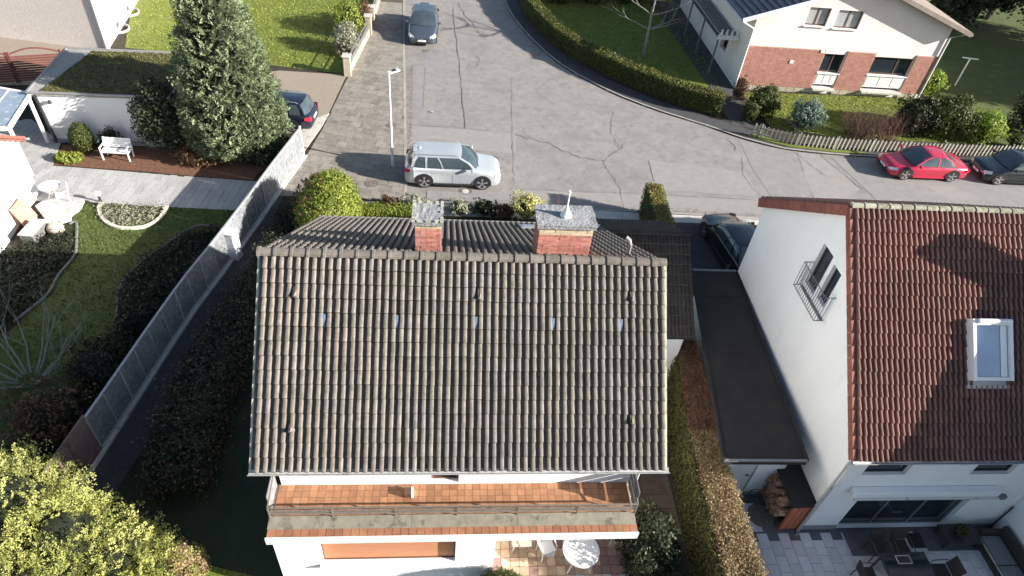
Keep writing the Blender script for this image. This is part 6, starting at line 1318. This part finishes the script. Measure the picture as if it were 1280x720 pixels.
for (x, y, r, z, m, lb) in [(-11.4, 3.6, .9, .7, 'leaf_ivy', 'dark shrub left of the sheet fence near its middle'), (-11.9, 1.6, 1.1, .9, 'leaf_brown', 'dark brownish shrub left of the sheet fence near the slatted end'), (-12.3, -.6, 1.0, .8, 'leaf_ivy', 'dark shrub beside the slatted end of the fence'), (-10.9, 5.8, .6, .5, 'leaf_ivy', 'low dark shrub in the ivy bed beside the fence'), (-17.6, 8.9, .5, .9, 'leaf_yew', 'dark shrub at the corner below the left white house')]:
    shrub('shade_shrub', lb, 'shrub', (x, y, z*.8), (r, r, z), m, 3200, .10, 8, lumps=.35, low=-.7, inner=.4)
t = thing('bare_garden_shrub', 'sprawling bare shrub with pale green branches on the shaded lawn', 'shrub', (-13.8, 3.6, 0)); rg = random.Random(11); mb = MB()
for k in range(16): a = k*2.4; branchy(mb, (-13.6+.3*math.cos(a), 3.5+.3*math.sin(a), 0), (math.cos(a)*.8, math.sin(a)*.8, .8), 1.9*rg.uniform(.8, 1.15), .036, 2, .65, .12, rg, 3)
mb.build('branches', 'bark_grey', t, smooth=True)

# ================================================================== TERRACE AND PATIO FURNITURE
t = thing('terrace_table', 'dark glass topped garden table at the lower right edge of the terrace', 'table', (12.35, -3.35, 0))
MB().box((11.65, -3.95, .70), (13.05, -2.98, .73)).build('tabletop', 'frame_dark', t, bevel=.02); MB().box((11.72, -3.88, .731), (12.98, -3.05, .735)).build('glass_sheet', 'glass', t)
for x in (11.75, 12.95):
    for y in (-3.85, -3.08): MB().bar((x, y, 0), (x, y, .7), .05).build('leg', 'frame_dark', t)
tr = thing('serving_tray', 'small pale rimmed tray lying on the dark terrace table', 'tray', (12.35, -3.2, .735)); MB().box((12.1, -3.32, .74), (12.5, -3.1, .75)).build('base', 'frame_dark', tr)
for a, b in (((12.1, -3.32), (12.5, -3.32)), ((12.5, -3.32), (12.5, -3.1)), ((12.5, -3.1), (12.1, -3.1)), ((12.1, -3.1), (12.1, -3.32))): MB().bar((*a, .765), (*b, .765), .02, .03).build('rim', 'picket', tr)
for k, (x, y, r_, lb) in enumerate([(11.95, -2.72, 180, 'dark mesh chair behind the terrace table, the left one'), (12.62, -2.72, 180, 'dark mesh chair behind the terrace table, the right one'), (11.25, -3.5, 270, 'dark mesh chair at the left end of the terrace table'), (13.45, -3.45, 90, 'dark mesh chair at the right end of the terrace table')]):
    c = thing('terrace_chair', lb, 'chair', (x, y, .024), rad(r_), 'dark chairs round the terrace table'); simple_chair(c, 'rattan', 'frame_dark', .48, .42, .46)
t = thing('rattan_bench', 'long dark rattan bench standing along the right white flank wall', 'bench', (15.65, -3.1, 0))
MB().box((15.35, -4.2, .0), (15.98, -2.25, .30)).build('base', 'rattan', t, bevel=.02); MB().box((15.98, -4.2, .0), (16.12, -2.25, .72)).build('backrest', 'rattan', t, bevel=.02); MB().box((15.35, -2.36, .30), (15.98, -2.25, .55)).build('armrest', 'rattan', t)
for k in range(2): MB().box((15.37, -4.18+k*.92, .30), (15.95, -3.28+k*.90, .40)).build('cushion', 'frame_grey', t, bevel=.03)
MB().bar((15.33, -4.2, .33), (15.33, -2.25, .33), .03).build('front_rail', 'gutter', t)
t = thing('low_plant_table', 'low dark table with a bowl plant in the corner of the terrace', 'table', (14.9, -2.3, 0)); MB().box((14.2, -2.62, .34), (15.3, -2.0, .38)).build('tabletop', 'frame_dark', t)
for x in (14.26, 15.24):
    for y in (-2.56, -2.06): MB().bar((x, y, 0), (x, y, .34), .05).build('leg', 'frame_dark', t)
t = thing('bowl_plant', 'small green plant in a dark bowl on the low corner table', 'potted plant', (14.7, -2.3, .38)); MB().lathe((14.7, -2.3, .38), [(.1, 0), (.17, .12), (.16, .14)], 12).build('bowl', 'black_plastic', t); p, nn = ell_pts((14.7, -2.3, .55), (.18, .18, .12), 60, .2); foliage('foliage', clumped(p, nn, 5, .03), .07, 'leaf_hedge', t)
tag(MB().box((13.28, -2.55, .031), (13.75, -2.1, .045)).build('door_mat', 'black_plastic'), 'black mat on the terrace before the right door pane', 'mat')
t = thing('patio_table', 'round white table on the tiled patio below the balcony edge', 'table', (3.3, -2.75, 0)); MB().lathe((3.3, -2.75, .70), [(.0, 0), (.46, 0), (.50, .02), (.49, .045), (.01, .05)], 28, close=False).build('tabletop', 'lamp_white', t, smooth=True)
for k in range(4): a = k*math.pi/2+.78; MB().tube([(3.3+.12*math.cos(a), -2.75+.12*math.sin(a), .7), (3.3+.45*math.cos(a), -2.75+.45*math.sin(a), .02)], .022, 6).build('leg', 'lamp_white', t)
c = thing('patio_chair', 'white plastic chair beside the round white patio table', 'chair', (2.42, -2.5, .02), rad(200)); simple_chair(c, 'lamp_white', 'lamp_white', .40, .42, .38)
t = thing('patio_stool', 'low wooden stool near the white wall corner on the patio', 'stool', (1.75, -2.3, 0)); MB().box((1.48, -2.48, .38), (2.02, -2.16, .44)).build('seat', 'picket', t, bevel=.03)
for x in (1.54, 1.96):
    for y in (-2.44, -2.2): MB().bar((x, y, .02), (x, y, .38), .04).build('leg', 'picket', t)
for k, (x, y, r_, lb) in enumerate([(4.72, -2.75, .13, 'dark flower pot at the right patio edge'), (4.5, -2.2, .10, 'small grey pot below the balcony end'), (4.25, -2.05, .09, 'smallest grey pot below the balcony end')]):
    t = thing('flower_pot', lb, 'flower pot', (x, y, 0)); MB().lathe((x, y, .02), [(r_*.7, 0), (r_, r_*1.7), (r_*1.08, r_*1.75), (r_*1.08, r_*1.95), (r_*.9, r_*1.95), (r_*.85, r_*1.6), (.01, r_*1.6)], 14, close=False).build('pot', 'black_plastic' if k == 0 else 'stone', t, smooth=True); p, nn = ell_pts((x, y, r_*2.3), (r_, r_, r_*.6), 30, .2); foliage('foliage', clumped(p, nn, 4, .02), .05, 'leaf_ivy', t)
wb_ = thing('snow_box', 'small brown lidded box with white side on the balcony tiles', 'box', (-1.25, -2.6, 3.39)); MB().box((-1.33, -2.68, 3.392), (-1.17, -2.5, 3.55)).build('body', 'frame_brown', wb_); MB().box((-1.17, -2.69, 3.392), (-1.12, -2.49, 3.56)).build('side', 'lamp_white', wb_)

# fallen leaves and grit
LT = [([(-8.0, 13.8), (-8.3, 11), (-9.0, 7), (-9.7, 2), (-10.6, -1), (-10.0, -1.2), (-8.9, 3), (-8.2, 8), (-7.7, 13.8)], 260, 'scattered dead leaves on the shaded lane beside the sheet fence'),
      ([(-14.5, 11), (-12.6, 11), (-11, 5), (-12, 0), (-15, 2)], 420, 'scattered dead leaves on the shaded lawn of the left garden'),
      ([(-2.2, 14.3), (14, 14.1), (14, 13.9), (-2.2, 13.95)], 420, 'line of leaf litter in the gutter of the front kerb'),
      ([(-2.95, 28), (-2.7, 28), (-2.2, 16), (-2.45, 16)], 260, 'leaf litter in the gutter along the slab pavement')]
for poly, n, lb in LT:
    o = stuff_leaves('leaf_litter', poly, n, .06, .055, 'leaf_brown', lb, 'leaf litter', 3, .10)
    if poly[0][1] == 14.3 or poly[0][0] == -2.95:
        co = np.empty(len(o.data.vertices)*3, np.float32); o.data.vertices.foreach_get('co', co); co = co.reshape(-1, 3); co[:, 2] = co[:, 2]*.2-.055; o.data.vertices.foreach_set('co', co.ravel()); o.data.update()
